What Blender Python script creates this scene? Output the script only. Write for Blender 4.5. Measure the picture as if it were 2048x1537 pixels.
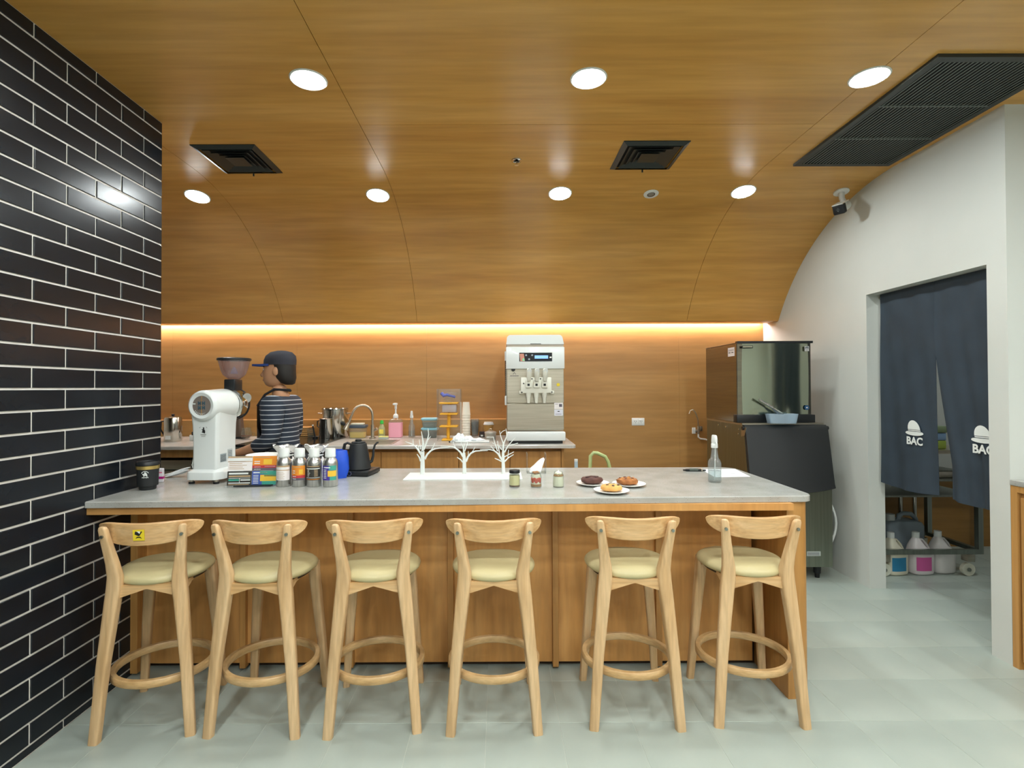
import bpy, bmesh, math, random
from mathutils import Vector, Matrix, noise
random.seed(7)
PI = math.pi
SC = bpy.context.scene
COL = SC.collection
for o in list(bpy.data.objects): bpy.data.objects.remove(o)

# ------------------------------------------------------------------ camera, world, exposure
def setup_camera():
    a, p, rho, f = math.radians(.15), .0115, .0036, 1035.0
    d = Vector((math.sin(a)*math.cos(p), math.cos(a)*math.cos(p), math.sin(p)))
    r0 = Vector((math.cos(a), -math.sin(a), 0)); u0 = r0.cross(d)
    r = r0*math.cos(rho) - u0*math.sin(rho); u = u0*math.cos(rho) + r0*math.sin(rho)
    cam = bpy.data.cameras.new('camera'); o = bpy.data.objects.new('camera', cam); COL.objects.link(o)
    o.matrix_world = Matrix(((r.x, u.x, -d.x, 0), (r.y, u.y, -d.y, 0), (r.z, u.z, -d.z, 1.40), (0, 0, 0, 1)))
    cam.sensor_width = 36.0; cam.lens = f*36/2048
    cam.shift_x = (1024-1001)/2048; cam.shift_y = -(768.5-764.1)/2048
    cam.clip_start = .05
    SC.camera = o
setup_camera()
W = bpy.data.worlds.new('world'); SC.world = W; W.use_nodes = True
W.node_tree.nodes['Background'].inputs[0].default_value = (.9, .95, 1, 1)
W.node_tree.nodes['Background'].inputs[1].default_value = .3
SC.view_settings.view_transform = 'Standard'; SC.view_settings.look = 'None'
SC.view_settings.exposure = 0.0; SC.view_settings.gamma = 1.0
SC.view_settings.use_curve_mapping = False
LAMP_POWER = 240.0      # radiance of the ceiling downlights
STRIP_POWER = 80.0      # radiance of the warm cove strip
SC.cycles.use_denoising = True
SC.cycles.max_bounces = 10
SC.cycles.sample_clamp_indirect = 6

# ------------------------------------------------------------------ materials
def lin(c):
    if isinstance(c, str): c = tuple(int(c[i:i+2], 16) for i in (0, 2, 4))
    return tuple((v/255/12.92 if v/255 <= .04045 else ((v/255+.055)/1.055)**2.4) for v in c)
def setin(b, **k):
    for n, v in k.items():
        n = n.replace('_', ' ')
        if n in b.inputs: b.inputs[n].default_value = v
MATS = {}
def mat(name, col, rough=.5, metal=0., trans=0., ior=1.45, alpha=1., emit=None, power=0., coat=0., spec=.5, bump=0., bscale=60.):
    if name in MATS: return MATS[name]
    m = bpy.data.materials.new(name); m.use_nodes = True
    b = m.node_tree.nodes['Principled BSDF']
    b.inputs['Base Color'].default_value = (*lin(col), 1)
    b.inputs['Roughness'].default_value = rough; b.inputs['Metallic'].default_value = metal
    b.inputs['IOR'].default_value = ior; b.inputs['Alpha'].default_value = alpha
    b.inputs['Transmission Weight'].default_value = trans
    b.inputs['Coat Weight'].default_value = coat
    b.inputs['Specular IOR Level'].default_value = spec
    if emit is not None:
        b.inputs['Emission Color'].default_value = (*lin(emit), 1); b.inputs['Emission Strength'].default_value = power
    if bump:
        nt = m.node_tree; tc = nt.nodes.new('ShaderNodeTexCoord'); n = nt.nodes.new('ShaderNodeTexNoise')
        n.inputs['Scale'].default_value = bscale; n.inputs['Detail'].default_value = 3
        bp = nt.nodes.new('ShaderNodeBump'); bp.inputs['Strength'].default_value = bump; bp.inputs['Distance'].default_value = .004
        nt.links.new(tc.outputs['Object'], n.inputs['Vector']); nt.links.new(n.outputs['Fac'], bp.inputs['Height'])
        nt.links.new(bp.outputs['Normal'], b.inputs['Normal'])
    MATS[name] = m
    return m
def ramp(nt, fac, stops):
    r = nt.nodes.new('ShaderNodeValToRGB'); e = r.color_ramp.elements
    while len(e) < len(stops): e.new(.5)
    for k, (p, c) in enumerate(stops): e[k].position = p; e[k].color = (*lin(c), 1)
    nt.links.new(fac, r.inputs[0]); return r.outputs[0]
def wood(name, c1, c2, c3, scale, rough=.45, fine=None, rand=0., spec=.5):
    """streaky grain: scale is small along the grain and large across it"""
    m = bpy.data.materials.new(name); m.use_nodes = True; nt = m.node_tree
    b = nt.nodes['Principled BSDF']; b.inputs['Roughness'].default_value = rough
    b.inputs['Specular IOR Level'].default_value = spec
    tc = nt.nodes.new('ShaderNodeTexCoord'); mp = nt.nodes.new('ShaderNodeMapping')
    mp.inputs['Scale'].default_value = scale
    nt.links.new(tc.outputs['Object'], mp.inputs['Vector'])
    if rand:
        oi = nt.nodes.new('ShaderNodeObjectInfo'); ml = nt.nodes.new('ShaderNodeMath'); ml.operation = 'MULTIPLY'
        ml.inputs[1].default_value = rand
        nt.links.new(oi.outputs['Random'], ml.inputs[0]); nt.links.new(ml.outputs[0], mp.inputs['Location'])
    n = nt.nodes.new('ShaderNodeTexNoise'); n.inputs['Scale'].default_value = 1; n.inputs['Detail'].default_value = 3.5
    n.inputs['Roughness'].default_value = .5; n.inputs['Distortion'].default_value = .25
    nt.links.new(mp.outputs[0], n.inputs['Vector'])
    col = ramp(nt, n.outputs['Fac'], [(.3, c1), (.5, c2), (.72, c3)])
    n2 = nt.nodes.new('ShaderNodeTexNoise'); n2.inputs['Scale'].default_value = fine or 5; n2.inputs['Detail'].default_value = 4
    nt.links.new(mp.outputs[0], n2.inputs['Vector'])
    g = ramp(nt, n2.outputs['Fac'], [(.35, 'e4e4e4'), (.65, 'ffffff')])
    mx = nt.nodes.new('ShaderNodeMix'); mx.data_type = 'RGBA'; mx.blend_type = 'MULTIPLY'; mx.inputs[0].default_value = .7
    nt.links.new(col, mx.inputs[6]); nt.links.new(g, mx.inputs[7])
    nt.links.new(mx.outputs[2], b.inputs['Base Color'])
    return m
def stone(name, base, alt, dark, light, rough=.18):
    m = bpy.data.materials.new(name); m.use_nodes = True; nt = m.node_tree
    b = nt.nodes['Principled BSDF']; b.inputs['Roughness'].default_value = rough
    tc = nt.nodes.new('ShaderNodeTexCoord')
    n = nt.nodes.new('ShaderNodeTexNoise'); n.inputs['Scale'].default_value = 9; n.inputs['Detail'].default_value = 6
    nt.links.new(tc.outputs['Object'], n.inputs['Vector'])
    col = ramp(nt, n.outputs['Fac'], [(.38, alt), (.62, base)])
    for sc_, thr, c in ((95, .16, dark), (150, .13, light), (60, .07, dark)):
        v = nt.nodes.new('ShaderNodeTexVoronoi'); v.inputs['Scale'].default_value = sc_
        nt.links.new(tc.outputs['Object'], v.inputs['Vector'])
        lt = nt.nodes.new('ShaderNodeMath'); lt.operation = 'LESS_THAN'; lt.inputs[1].default_value = thr
        nt.links.new(v.outputs['Distance'], lt.inputs[0])
        mr = nt.nodes.new('ShaderNodeMath'); mr.operation = 'MULTIPLY'; mr.inputs[1].default_value = .55
        nt.links.new(lt.outputs[0], mr.inputs[0])
        mx = nt.nodes.new('ShaderNodeMix'); mx.data_type = 'RGBA'
        nt.links.new(mr.outputs[0], mx.inputs[0]); nt.links.new(col, mx.inputs[6]); mx.inputs[7].default_value = (*lin(c), 1)
        col = mx.outputs[2]
    nt.links.new(col, b.inputs['Base Color'])
    return m
def noisy(name, c1, c2, scale, rough=.5, metal=0., r2=None, sc3=(1, 1, 1), bump=0., pos=(.35, .65), rand=False):
    m = bpy.data.materials.new(name); m.use_nodes = True; nt = m.node_tree
    b = nt.nodes['Principled BSDF']; b.inputs['Roughness'].default_value = rough; b.inputs['Metallic'].default_value = metal
    tc = nt.nodes.new('ShaderNodeTexCoord'); mp = nt.nodes.new('ShaderNodeMapping'); mp.inputs['Scale'].default_value = sc3
    nt.links.new(tc.outputs['Object'], mp.inputs['Vector'])
    n = nt.nodes.new('ShaderNodeTexNoise'); n.inputs['Scale'].default_value = scale; n.inputs['Detail'].default_value = 5
    nt.links.new(mp.outputs[0], n.inputs['Vector'])
    nt.links.new(ramp(nt, n.outputs['Fac'], [(pos[0], c1), (pos[1], c2)]), b.inputs['Base Color'])
    if r2 is not None:
        mr = nt.nodes.new('ShaderNodeMapRange'); mr.inputs[3].default_value = rough; mr.inputs[4].default_value = r2
        nt.links.new(n.outputs['Fac'], mr.inputs[0]); nt.links.new(mr.outputs[0], b.inputs['Roughness'])
    if bump:
        bp = nt.nodes.new('ShaderNodeBump'); bp.inputs['Strength'].default_value = bump; bp.inputs['Distance'].default_value = .01
        nt.links.new(n.outputs['Fac'], bp.inputs['Height']); nt.links.new(bp.outputs['Normal'], b.inputs['Normal'])
    return m
def stripes(name, c1, c2, period, duty, rough=.8):
    m = bpy.data.materials.new(name); m.use_nodes = True; nt = m.node_tree
    b = nt.nodes['Principled BSDF']; b.inputs['Roughness'].default_value = rough
    tc = nt.nodes.new('ShaderNodeTexCoord'); s = nt.nodes.new('ShaderNodeSeparateXYZ')
    nt.links.new(tc.outputs['Object'], s.inputs[0])
    d = nt.nodes.new('ShaderNodeMath'); d.operation = 'DIVIDE'; d.inputs[1].default_value = period
    f = nt.nodes.new('ShaderNodeMath'); f.operation = 'FRACT'; g = nt.nodes.new('ShaderNodeMath'); g.operation = 'LESS_THAN'; g.inputs[1].default_value = duty
    nt.links.new(s.outputs[2], d.inputs[0]); nt.links.new(d.outputs[0], f.inputs[0]); nt.links.new(f.outputs[0], g.inputs[0])
    mx = nt.nodes.new('ShaderNodeMix'); mx.data_type = 'RGBA'; mx.inputs[6].default_value = (*lin(c1), 1); mx.inputs[7].default_value = (*lin(c2), 1)
    nt.links.new(g.outputs[0], mx.inputs[0]); nt.links.new(mx.outputs[2], b.inputs['Base Color'])
    return m

def clear(name, tint='f2f5f3', body=0., bodycol='e8e8e4', rough=.03, fres=1.45):
    """thin clear sheet: lets light through, mirrors by Fresnel, optionally a milky share"""
    if name in MATS: return MATS[name]
    m = bpy.data.materials.new(name); m.use_nodes = True; nt = m.node_tree; N_ = nt.nodes
    out = N_['Material Output']; N_.remove(N_['Principled BSDF'])
    t = N_.new('ShaderNodeBsdfTransparent'); t.inputs[0].default_value = (*lin(tint), 1)
    g = N_.new('ShaderNodeBsdfGlossy'); g.inputs['Roughness'].default_value = rough
    lw = N_.new('ShaderNodeLayerWeight'); lw.inputs['Blend'].default_value = .5
    pw = N_.new('ShaderNodeMath'); pw.operation = 'POWER'; pw.inputs[1].default_value = 4.0
    f = N_.new('ShaderNodeMath'); f.operation = 'MULTIPLY_ADD'; f.inputs[1].default_value = .55; f.inputs[2].default_value = .04
    nt.links.new(lw.outputs['Facing'], pw.inputs[0]); nt.links.new(pw.outputs[0], f.inputs[0])
    mx = N_.new('ShaderNodeMixShader'); nt.links.new(f.outputs[0], mx.inputs[0])
    base = t.outputs[0]
    if body:
        d = N_.new('ShaderNodeBsdfDiffuse'); d.inputs[0].default_value = (*lin(bodycol), 1)
        m2 = N_.new('ShaderNodeMixShader'); m2.inputs[0].default_value = body
        nt.links.new(t.outputs[0], m2.inputs[1]); nt.links.new(d.outputs[0], m2.inputs[2]); base = m2.outputs[0]
    nt.links.new(base, mx.inputs[1]); nt.links.new(g.outputs[0], mx.inputs[2]); nt.links.new(mx.outputs[0], out.inputs[0])
    MATS[name] = m
    return m
M_CEIL = wood('ceiling_wood', 'be8b45', 'ca984e', 'd4a35a', (.45, 5, 5), rough=.27, fine=5)
M_BACK = wood('back_wall_wood', 'a1753d', 'ac8047', 'b68b51', (.45, 5, 5), rough=.45, fine=5)
M_CAB = wood('cabinet_wood', 'a87840', 'b58449', 'c0904f', (9, 9, .7), rough=.45, fine=5)
M_BAR = wood('bar_panel_wood', 'c98f4b', 'd29956', 'd9a462', (7, 7, .8), rough=.5, fine=5)
M_TRIM = wood('bar_edge_wood', 'b5834a', 'c08e52', 'cb9a5c', (.8, 12, 12), rough=.45, fine=5)
M_POST = wood('bar_end_wood', 'b07d42', 'bb894b', 'c59454', (12, 12, .7), rough=.45, fine=5)
M_ASH = wood('ash_leg_wood', 'c9a272', 'd5b082', 'debc90', (26, 26, 1.8), rough=.42, fine=4, rand=9.)
M_ASHX = wood('ash_rail_wood', 'bf925b', 'd2a874', 'dcb685', (2.6, 34, 34), rough=.4, fine=4, rand=9.)
M_ASHR = wood('ash_ring_wood', 'c49c66', 'd0aa77', 'd9b686', (9, 9, 40), rough=.42, fine=4, rand=9.)
M_SEAT = mat('olive_leather', 'beb185', .42, bump=.08, bscale=180)
M_FLOOR = noisy('floor_tile_matt', 'a0aaa2', 'aab3aa', 2.2, rough=.28, r2=.42)
M_GROUTF = mat('floor_grout', 'c4c8bd', .6)
M_WHITE = noisy('wall_paint', 'c2c5bf', 'c8cac4', 1.5, rough=.7)
M_BEIGE = noisy('beige_wall_paint', 'c4bdb3', 'cac3b9', 1.5, rough=.7)
M_TILE = noisy('black_glazed_tile', '15181c', '1b2027', 3.0, rough=.19, r2=.28, bump=.03)
M_TILE.node_tree.nodes['Principled BSDF'].inputs['Specular IOR Level'].default_value = .3
M_GROUT = mat('wall_grout', 'dcd8d0', .85, bump=.1, bscale=200)
M_STONE = stone('terrazzo_stone', 'acaca7', 'a2a29c', '6f6b64', 'cecdc8')
M_STEEL = noisy('brushed_steel', 'b3aa9a', 'c0b8a8', 1, rough=.28, metal=1., r2=.4, sc3=(3, 3, 90))
M_STEELD = noisy('dull_steel', '8f948c', '9ca198', 1, rough=.32, metal=1., r2=.45, sc3=(60, 60, 2))
M_MIRROR = mat('polished_steel', 'c4c3bb', .17, 1.)
M_CHROME = mat('chrome', 'd4d4d0', .08, 1.)
M_ALU = noisy('brushed_aluminium', 'b9b9b6', 'cfcfcb', 1, rough=.3, metal=1., sc3=(150, 150, 2))
M_BLACK = mat('black_plastic', '17191b', .4)
M_BLACKM = mat('matt_black', '1d1f20', .55)
M_VENT = mat('black_vent_metal', '272d2b', .42)
M_SLAT_LIT = mat('grille_slat_lit', '59605b', .4)  # lighter than the black frame: light caught by the slat edges painted in
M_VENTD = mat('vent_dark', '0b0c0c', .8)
M_WP = mat('white_plastic', 'd9dcd9', .3)
M_WPC = mat('white_enamel', 'd6dad8', .22, coat=.3)
M_WMAT = mat('white_matt', 'd4d8d3', .55)
M_GLASS = clear('clear_glass', 'f3f6f4', .02, 'e6ece8')
M_ACRYL = clear('clear_acrylic', 'f5f7f7', .06, 'eef1f1')
M_NAVY = noisy('navy_cloth', '28333d', '2d3944', 6, rough=.85)
M_PRINT = mat('white_print', 'dde1dd', .7)
M_RUBBER = mat('black_rubber', '101112', .7)
M_PORC = mat('white_porcelain', 'ebe9e3', .25)
M_YEL = mat('yellow_plastic', 'e3aa2e', .45)
M_CREAM = mat('cream_paper', 'e8e2d2', .7)
M_DKBR = mat('dark_brown_metal', '57463a', .5)
M_GREENM = mat('green_metal', 'a9b77c', .4)
M_LAMP = mat('lamp_diffuser', 'ffffff', .5, emit=(240, 248, 248), power=LAMP_POWER)
M_STRIP = mat('strip_diffuser', 'ffffff', .5, emit=(255, 235, 228), power=STRIP_POWER)

# ------------------------------------------------------------------ mesh builders
class B:
    def __init__(s): s.v = []; s.f = []
    def add(s, vs, fs, M=None):
        o = len(s.v)
        s.v += [tuple(M @ Vector(v)) if M else tuple(v) for v in vs]
        s.f += [tuple(i+o for i in f) for f in fs]; return s
    def box(s, x0, x1, y0, y1, z0, z1, M=None):
        v = [(x, y, z) for z in (z0, z1) for y in (y0, y1) for x in (x0, x1)]
        return s.add(v, [(0, 2, 3, 1), (4, 5, 7, 6), (0, 1, 5, 4), (2, 6, 7, 3), (0, 4, 6, 2), (1, 3, 7, 5)], M)
    def rbox(s, x0, x1, y0, y1, z0, z1, r, seg=2, M=None):
        bm = bmesh.new(); bmesh.ops.create_cube(bm, size=1)
        for v in bm.verts:
            v.co = Vector((x0+(v.co.x+.5)*(x1-x0), y0+(v.co.y+.5)*(y1-y0), z0+(v.co.z+.5)*(z1-z0)))
        bmesh.ops.bevel(bm, geom=bm.edges[:], offset=r, segments=seg, profile=.5, affect='EDGES')
        bm.verts.index_update()
        s.add([v.co for v in bm.verts], [[v.index for v in f.verts] for f in bm.faces], M); bm.free(); return s
    def lathe(s, prof, n=24, M=None, cap=True):
        vs = []; fs = []
        for r, z in prof:
            for k in range(n): a = 2*PI*k/n; vs.append((r*math.cos(a), r*math.sin(a), z))
        for j in range(len(prof)-1):
            for k in range(n):
                k2 = (k+1) % n; fs.append((j*n+k, j*n+k2, (j+1)*n+k2, (j+1)*n+k))
        if cap:
            if prof[0][0] > 1e-6: fs.append(tuple(range(n-1, -1, -1)))
            if prof[-1][0] > 1e-6: fs.append(tuple((len(prof)-1)*n+k for k in range(n)))
        return s.add(vs, fs, M)
    def cyl(s, p0, p1, r0, r1=None, n=16):
        p0 = Vector(p0); p1 = Vector(p1); d = p1-p0
        M = Matrix.Translation(p0) @ d.to_track_quat('Z', 'Y').to_matrix().to_4x4()
        return s.lathe([(r0, 0), (r0 if r1 is None else r1, d.length)], n, M)
    def loft(s, secs, cap=True):
        n = len(secs[0]); vs = [v for q in secs for v in q]; fs = []
        for j in range(len(secs)-1):
            for k in range(n):
                k2 = (k+1) % n; fs.append((j*n+k, j*n+k2, (j+1)*n+k2, (j+1)*n+k))
        if cap: fs.append(tuple(range(n-1, -1, -1))); fs.append(tuple((len(secs)-1)*n+k for k in range(n)))
        return s.add(vs, fs)
    def tube(s, pts, r, n=10, closed=False, flat=1.0, up=None):
        pts = [Vector(p) for p in pts]; m = len(pts)
        rs = r if isinstance(r, (list, tuple)) else [r]*m
        secs = []; prev = None
        for i in range(m):
            if closed: t = pts[(i+1) % m]-pts[i-1]
            else: t = pts[min(i+1, m-1)]-pts[max(i-1, 0)]
            t.normalize()
            ref = Vector(up) if up else (prev if prev is not None else (Vector((0, 0, 1)) if abs(t.z) < .9 else Vector((0, 1, 0))))
            b_ = (ref - t*ref.dot(t)); b_.normalize(); prev = b_; c_ = t.cross(b_)
            secs.append([pts[i]+c_*(math.cos(2*PI*k/n)*rs[i])+b_*(math.sin(2*PI*k/n)*rs[i]*flat) for k in range(n)])
        if closed:
            vs = [v for q in secs for v in q]; fs = []
            for j in range(m):
                j2 = (j+1) % m
                for k in range(n): k2 = (k+1) % n; fs.append((j*n+k, j*n+k2, j2*n+k2, j2*n+k))
            return s.add(vs, fs)
        return s.loft(secs)
    def prism(s, poly, z0, z1, M=None):
        n = len(poly)
        vs = [(x, y, z0) for x, y in poly]+[(x, y, z1) for x, y in poly]
        fs = [tuple(range(n-1, -1, -1)), tuple(range(n, 2*n))]+[(k, (k+1) % n, n+(k+1) % n, n+k) for k in range(n)]
        return s.add(vs, fs, M)
    def sphere(s, c, r, n=14, m=9, M=None):
        rx, ry, rz = r if isinstance(r, (tuple, list)) else (r, r, r)
        prof = []
        vs = []; fs = []
        for j in range(m+1):
            t = PI*j/m
            for k in range(n):
                a = 2*PI*k/n
                vs.append((c[0]+rx*math.sin(t)*math.cos(a), c[1]+ry*math.sin(t)*math.sin(a), c[2]-rz*math.cos(t)))
        for j in range(m):
            for k in range(n): k2 = (k+1) % n; fs.append((j*n+k, j*n+k2, (j+1)*n+k2, (j+1)*n+k))
        return s.add(vs, fs, M)
    def mesh(s, name, m, smooth=35):
        me = bpy.data.meshes.new(name); me.from_pydata(s.v, [], s.f)
        bm = bmesh.new(); bm.from_mesh(me)
        bmesh.ops.remove_doubles(bm, verts=bm.verts, dist=1e-6)
        bmesh.ops.dissolve_degenerate(bm, edges=bm.edges, dist=1e-7)
        bmesh.ops.recalc_face_normals(bm, faces=bm.faces); bm.to_mesh(me); bm.free()
        if m: me.materials.append(m)
        if smooth:
            me.shade_smooth(); me.set_sharp_from_angle(angle=math.radians(smooth))
        return me
    def obj(s, name, m, parent=None, loc=None, rz=0., smooth=35, label=None):
        return place(name, s.mesh(name, m, smooth), parent, loc, rz, label)
def place(name, me, parent=None, loc=None, rz=0., label=None):
    o = bpy.data.objects.new(name, me); COL.objects.link(o)
    if parent: o.parent = parent
    if loc: o.location = loc
    if rz: o.rotation_euler = (0, 0, rz)
    if label: o['label'] = label
    return o
def tag(o, label, cat, group=None, kind=None):
    o['label'] = label; o['category'] = cat
    if group: o['group'] = group
    if kind: o['kind'] = kind
    return o
def thing(name, label, cat, loc=(0, 0, 0), rz=0., group=None):
    o = bpy.data.objects.new(name, None); COL.objects.link(o); o.empty_display_size = .05
    o.location = loc; o.rotation_euler = (0, 0, rz)
    return tag(o, label, cat, group)
def struct(o, label=None):
    o['kind'] = 'structure'
    if label: o['label'] = label
    return o
def kids(o): return [c for c in bpy.data.objects if c.parent == o]
def dup(root, loc, rz=0., label=None, group=None):
    allk = {}
    for c in bpy.data.objects:
        if c.parent: allk.setdefault(c.parent.name, []).append(c)
    def rec(o, par):
        c = o.copy(); COL.objects.link(c); c.parent = par
        for k in allk.get(o.name, []): rec(k, c)
        return c
    r = rec(root, None); r.location = loc; r.rotation_euler = (0, 0, rz)
    if label: r['label'] = label
    if group: r['group'] = group
    return r
def text(name, s, size, m, parent, M, ext=.0004, align='CENTER', bold=0.):
    cu = bpy.data.curves.new(name, 'FONT'); cu.body = s; cu.size = size; cu.align_x = align; cu.align_y = 'CENTER'
    cu.extrude = ext; cu.offset = bold; cu.materials.append(m); cu.resolution_u = 3
    o = bpy.data.objects.new(name, cu); COL.objects.link(o)
    me = bpy.data.meshes.new_from_object(o.evaluated_get(bpy.context.evaluated_depsgraph_get()))
    bpy.data.objects.remove(o); bpy.data.curves.remove(cu)
    o = bpy.data.objects.new(name, me); COL.objects.link(o); o.parent = parent; o.matrix_local = M
    return o
RX90 = Matrix.Rotation(PI/2, 4, 'X')      # XY drawing -> upright, facing -Y
def facing_camera(x, y, z): return Matrix.Translation((x, y, z)) @ RX90
def sup(cx, cy, z, hx, hy, n=14, p=3.2, rot=0.):
    out = []
    for k in range(n):
        a = 2*PI*(k+.5)/n; c, s_ = math.cos(a), math.sin(a)
        x = hx*math.copysign(abs(c)**(2/p), c); y = hy*math.copysign(abs(s_)**(2/p), s_)
        out.append((cx+x*math.cos(rot)-y*math.sin(rot), cy+x*math.sin(rot)+y*math.cos(rot), z))
    return out
def round_poly(pts, radii, seg=8):
    out = []; n = len(pts)
    for i in range(n):
        p = Vector(pts[i]); r = radii[i]
        if r <= 0: out.append(tuple(p)); continue
        a = (Vector(pts[i-1])-p).normalized(); b = (Vector(pts[(i+1) % n])-p).normalized()
        ang = a.angle(b); t = r/math.tan(ang/2); c = p+(a+b).normalized()*(r/math.sin(ang/2))
        s0 = p+a*t-c; s1 = p+b*t-c
        a0 = math.atan2(s0.y, s0.x); a1 = math.atan2(s1.y, s1.x); d = (a1-a0+PI) % (2*PI)-PI
        out += [(c.x+r*math.cos(a0+d*k/seg), c.y+r*math.sin(a0+d*k/seg)) for k in range(seg+1)]
    return out

# ------------------------------------------------------------------ the room
XL, XR, ZC = -1.803, 2.56, 2.825
YB = 5.0                       # back wall
XW0, XW1, YF = -3.9, 4.6, -2.6  # outer limits
VY, VZ, VR, VT = 3.295, 1.165, 1.66, math.radians(59.6)

# floor: grout bed and tiles
fl = struct(B().box(XW0, XW1, YF, YB+.1, -.08, -.0012).obj('floor', M_GROUTF))
ft = .3053; gx0, gy0 = .247, 2.178
def bevel_tile(w, h, t, c):
    """plate in XY, top at z=t, chamfered top edge"""
    b = B(); v = [(-w/2, -h/2, 0), (w/2, -h/2, 0), (w/2, h/2, 0), (-w/2, h/2, 0),
                  (-w/2, -h/2, t-c), (w/2, -h/2, t-c), (w/2, h/2, t-c), (-w/2, h/2, t-c),
                  (-w/2+c, -h/2+c, t), (w/2-c, -h/2+c, t), (w/2-c, h/2-c, t), (-w/2+c, h/2-c, t)]
    f = [(8, 9, 10, 11)]
    for k in range(4):
        k2 = (k+1) % 4; f += [(k, k2, 4+k2, 4+k), (4+k, 4+k2, 8+k2, 8+k)]
    return b.add(v, f)
tm = bevel_tile(ft-.0016, ft-.0016, .008, .0005).mesh('floor_tile', M_FLOOR, smooth=0)
rest = B()
for i in range(-13, 14):
    for j in range(-16, 10):
        x0, y0 = gx0+ft*i, gy0+ft*j
        if x0+ft < XW0 or x0 > XW1-.2 or y0 < YF or y0 > YB-.1: continue
        cx, cy = x0+ft/2, y0+ft/2
        if y0 > 1.7 and y0+ft < 4.75 and -1.85 < cx < 4.35 and (cy < 2.75 or cx > 1.25):
            place('tile', tm, fl, (cx, cy, -.008))
        else:
            rest.box(x0+.0008, x0+ft-.0008, y0+.0008, y0+ft-.0008, -.008, 0)
o = rest.obj('tile_field', M_FLOOR, fl, smooth=0); o['kind'] = 'stuff'

# left wall: grout body and glazed tiles
wl = struct(B().box(XL-.16, XL, YF, 2.760, 0, ZC+.03).obj('wall_left', M_GROUT))
tp, tl, gr = .0852, .3110, .0092
def wall_tile(y0, y1, z0, z1):
    w, h = y1-y0, z1-z0
    M = Matrix.Translation((XL-.003, (y0+y1)/2, (z0+z1)/2)) @ Matrix(((0, 0, 1, 0), (1, 0, 0, 0), (0, 1, 0, 0), (0, 0, 0, 1)))
    return M, w, h
full = {}
wrest = B(); nt_ = 0
for k in range(-17, 18):
    z0, z1 = 1.402+tp*k+gr/2, 1.402+tp*(k+1)-gr/2
    z0 = max(z0, .006); z1 = min(z1, ZC-.004)
    if z1-z0 < .012: continue
    off = 2.309 if k % 2 == 0 else 2.1535
    for i in range(-16, 4):
        y0, y1 = off+tl*i+gr/2, off+tl*(i+1)-gr/2
        y1 = min(y1, 2.760-.002); y0 = max(y0, YF+.01)
        if y1-y0 < .02: continue
        M, w, h = wall_tile(y0, y1, z0, z1)
        if y1 > 1.45:
            key = (round(w, 3), round(h, 3))
            if key not in full: full[key] = bevel_tile(w, h, .008, .0015).mesh('wall_tile', M_TILE, smooth=0)
            o = place('tile', full[key], wl); o.matrix_local = M; nt_ += 1
        else:
            b = bevel_tile(w, h, .008, .0015); wrest.add(b.v, b.f, M)
o = wrest.obj('tile_field', M_TILE, wl, smooth=0); o['kind'] = 'stuff'

# back wall (wood panels) and chase below it
bw = struct(B().box(XW0, XR+.2, YB+.012, YB+.12, 0, ZC).obj('wall_back', M_VENTD))
xs = [XW0, -3.15, -1.95, -.70, .52, 1.74, XR]
for a_, b_ in zip(xs[:-1], xs[1:]):
    B().box(a_+.0005, b_-.0005, YB, YB+.012, 0, 2.4).obj('panel', M_BACK, bw, smooth=0)
tr = struct(B().box(XW0, .56, 4.80, YB, .96, 1.106).obj('trim_1', M_BACK))
# ceiling: flat boards and the vault that drops to the cove
ce = struct(B().box(XW0, XW1, YF, 3.4, ZC+.03, ZC+.10).obj('ceiling', M_VENTD))
def sheet(name, xa, xb, path, t, parent):
    """a bent board: path = [(y,z)...] lower face, thickness t upwards along normal"""
    b = B(); secs = []
    n = len(path); lo = []; hi = []
    for i, (y, z) in enumerate(path):
        y0, z0 = path[max(i-1, 0)]; y1, z1 = path[min(i+1, n-1)]
        d = Vector((y1-y0, z1-z0)).normalized(); nn = Vector((-d.y, d.x))
        lo.append((y, z)); hi.append((y+nn.x*t, z+nn.y*t))
    ring = lo+hi[::-1]
    v = [(xa, y, z) for y, z in ring]+[(xb, y, z) for y, z in ring]; m = len(ring)
    f = [(k, (k+1) % m, m+(k+1) % m, m+k) for k in range(m)]
    for k in range(n-1):
        f.append((k, m-1-k, m-2-k, k+1)); f.append((m+k, m+k+1, m+m-2-k, m+m-1-k))
    return b.add(v, f).obj(name, M_CEIL, parent, smooth=25)
arc = [(VY+VR*math.sin(VT*k/28), VZ+VR*math.cos(VT*k/28)) for k in range(29)]
g = .0014
cols = [(XW0, -1.97, None), (-1.97, -.748, None), (-.748, 1.72, 2.785), (1.72, XW1, None)]
for xa, xb, cut in cols:
    xe = min(xb, XR+.05)
    if cut:
        sheet('panel', xa+g, xb-g, [(YF, ZC), (cut-g, ZC)], .03, ce)
        sheet('panel', xa+g, xe-g, [(cut+g, ZC)]+arc, .03, ce)
    elif xb > XR:
        sheet('panel', xa+g, xb-g, [(YF, ZC), (2.594, ZC)], .03, ce)
        sheet('panel', xa+g, xe-g, [(2.594, ZC)]+arc, .03, ce)
    else:
        sheet('panel', xa+g, xe-g, [(YF, ZC)]+arc, .03, ce)
ye, ze = arc[-1]
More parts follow.
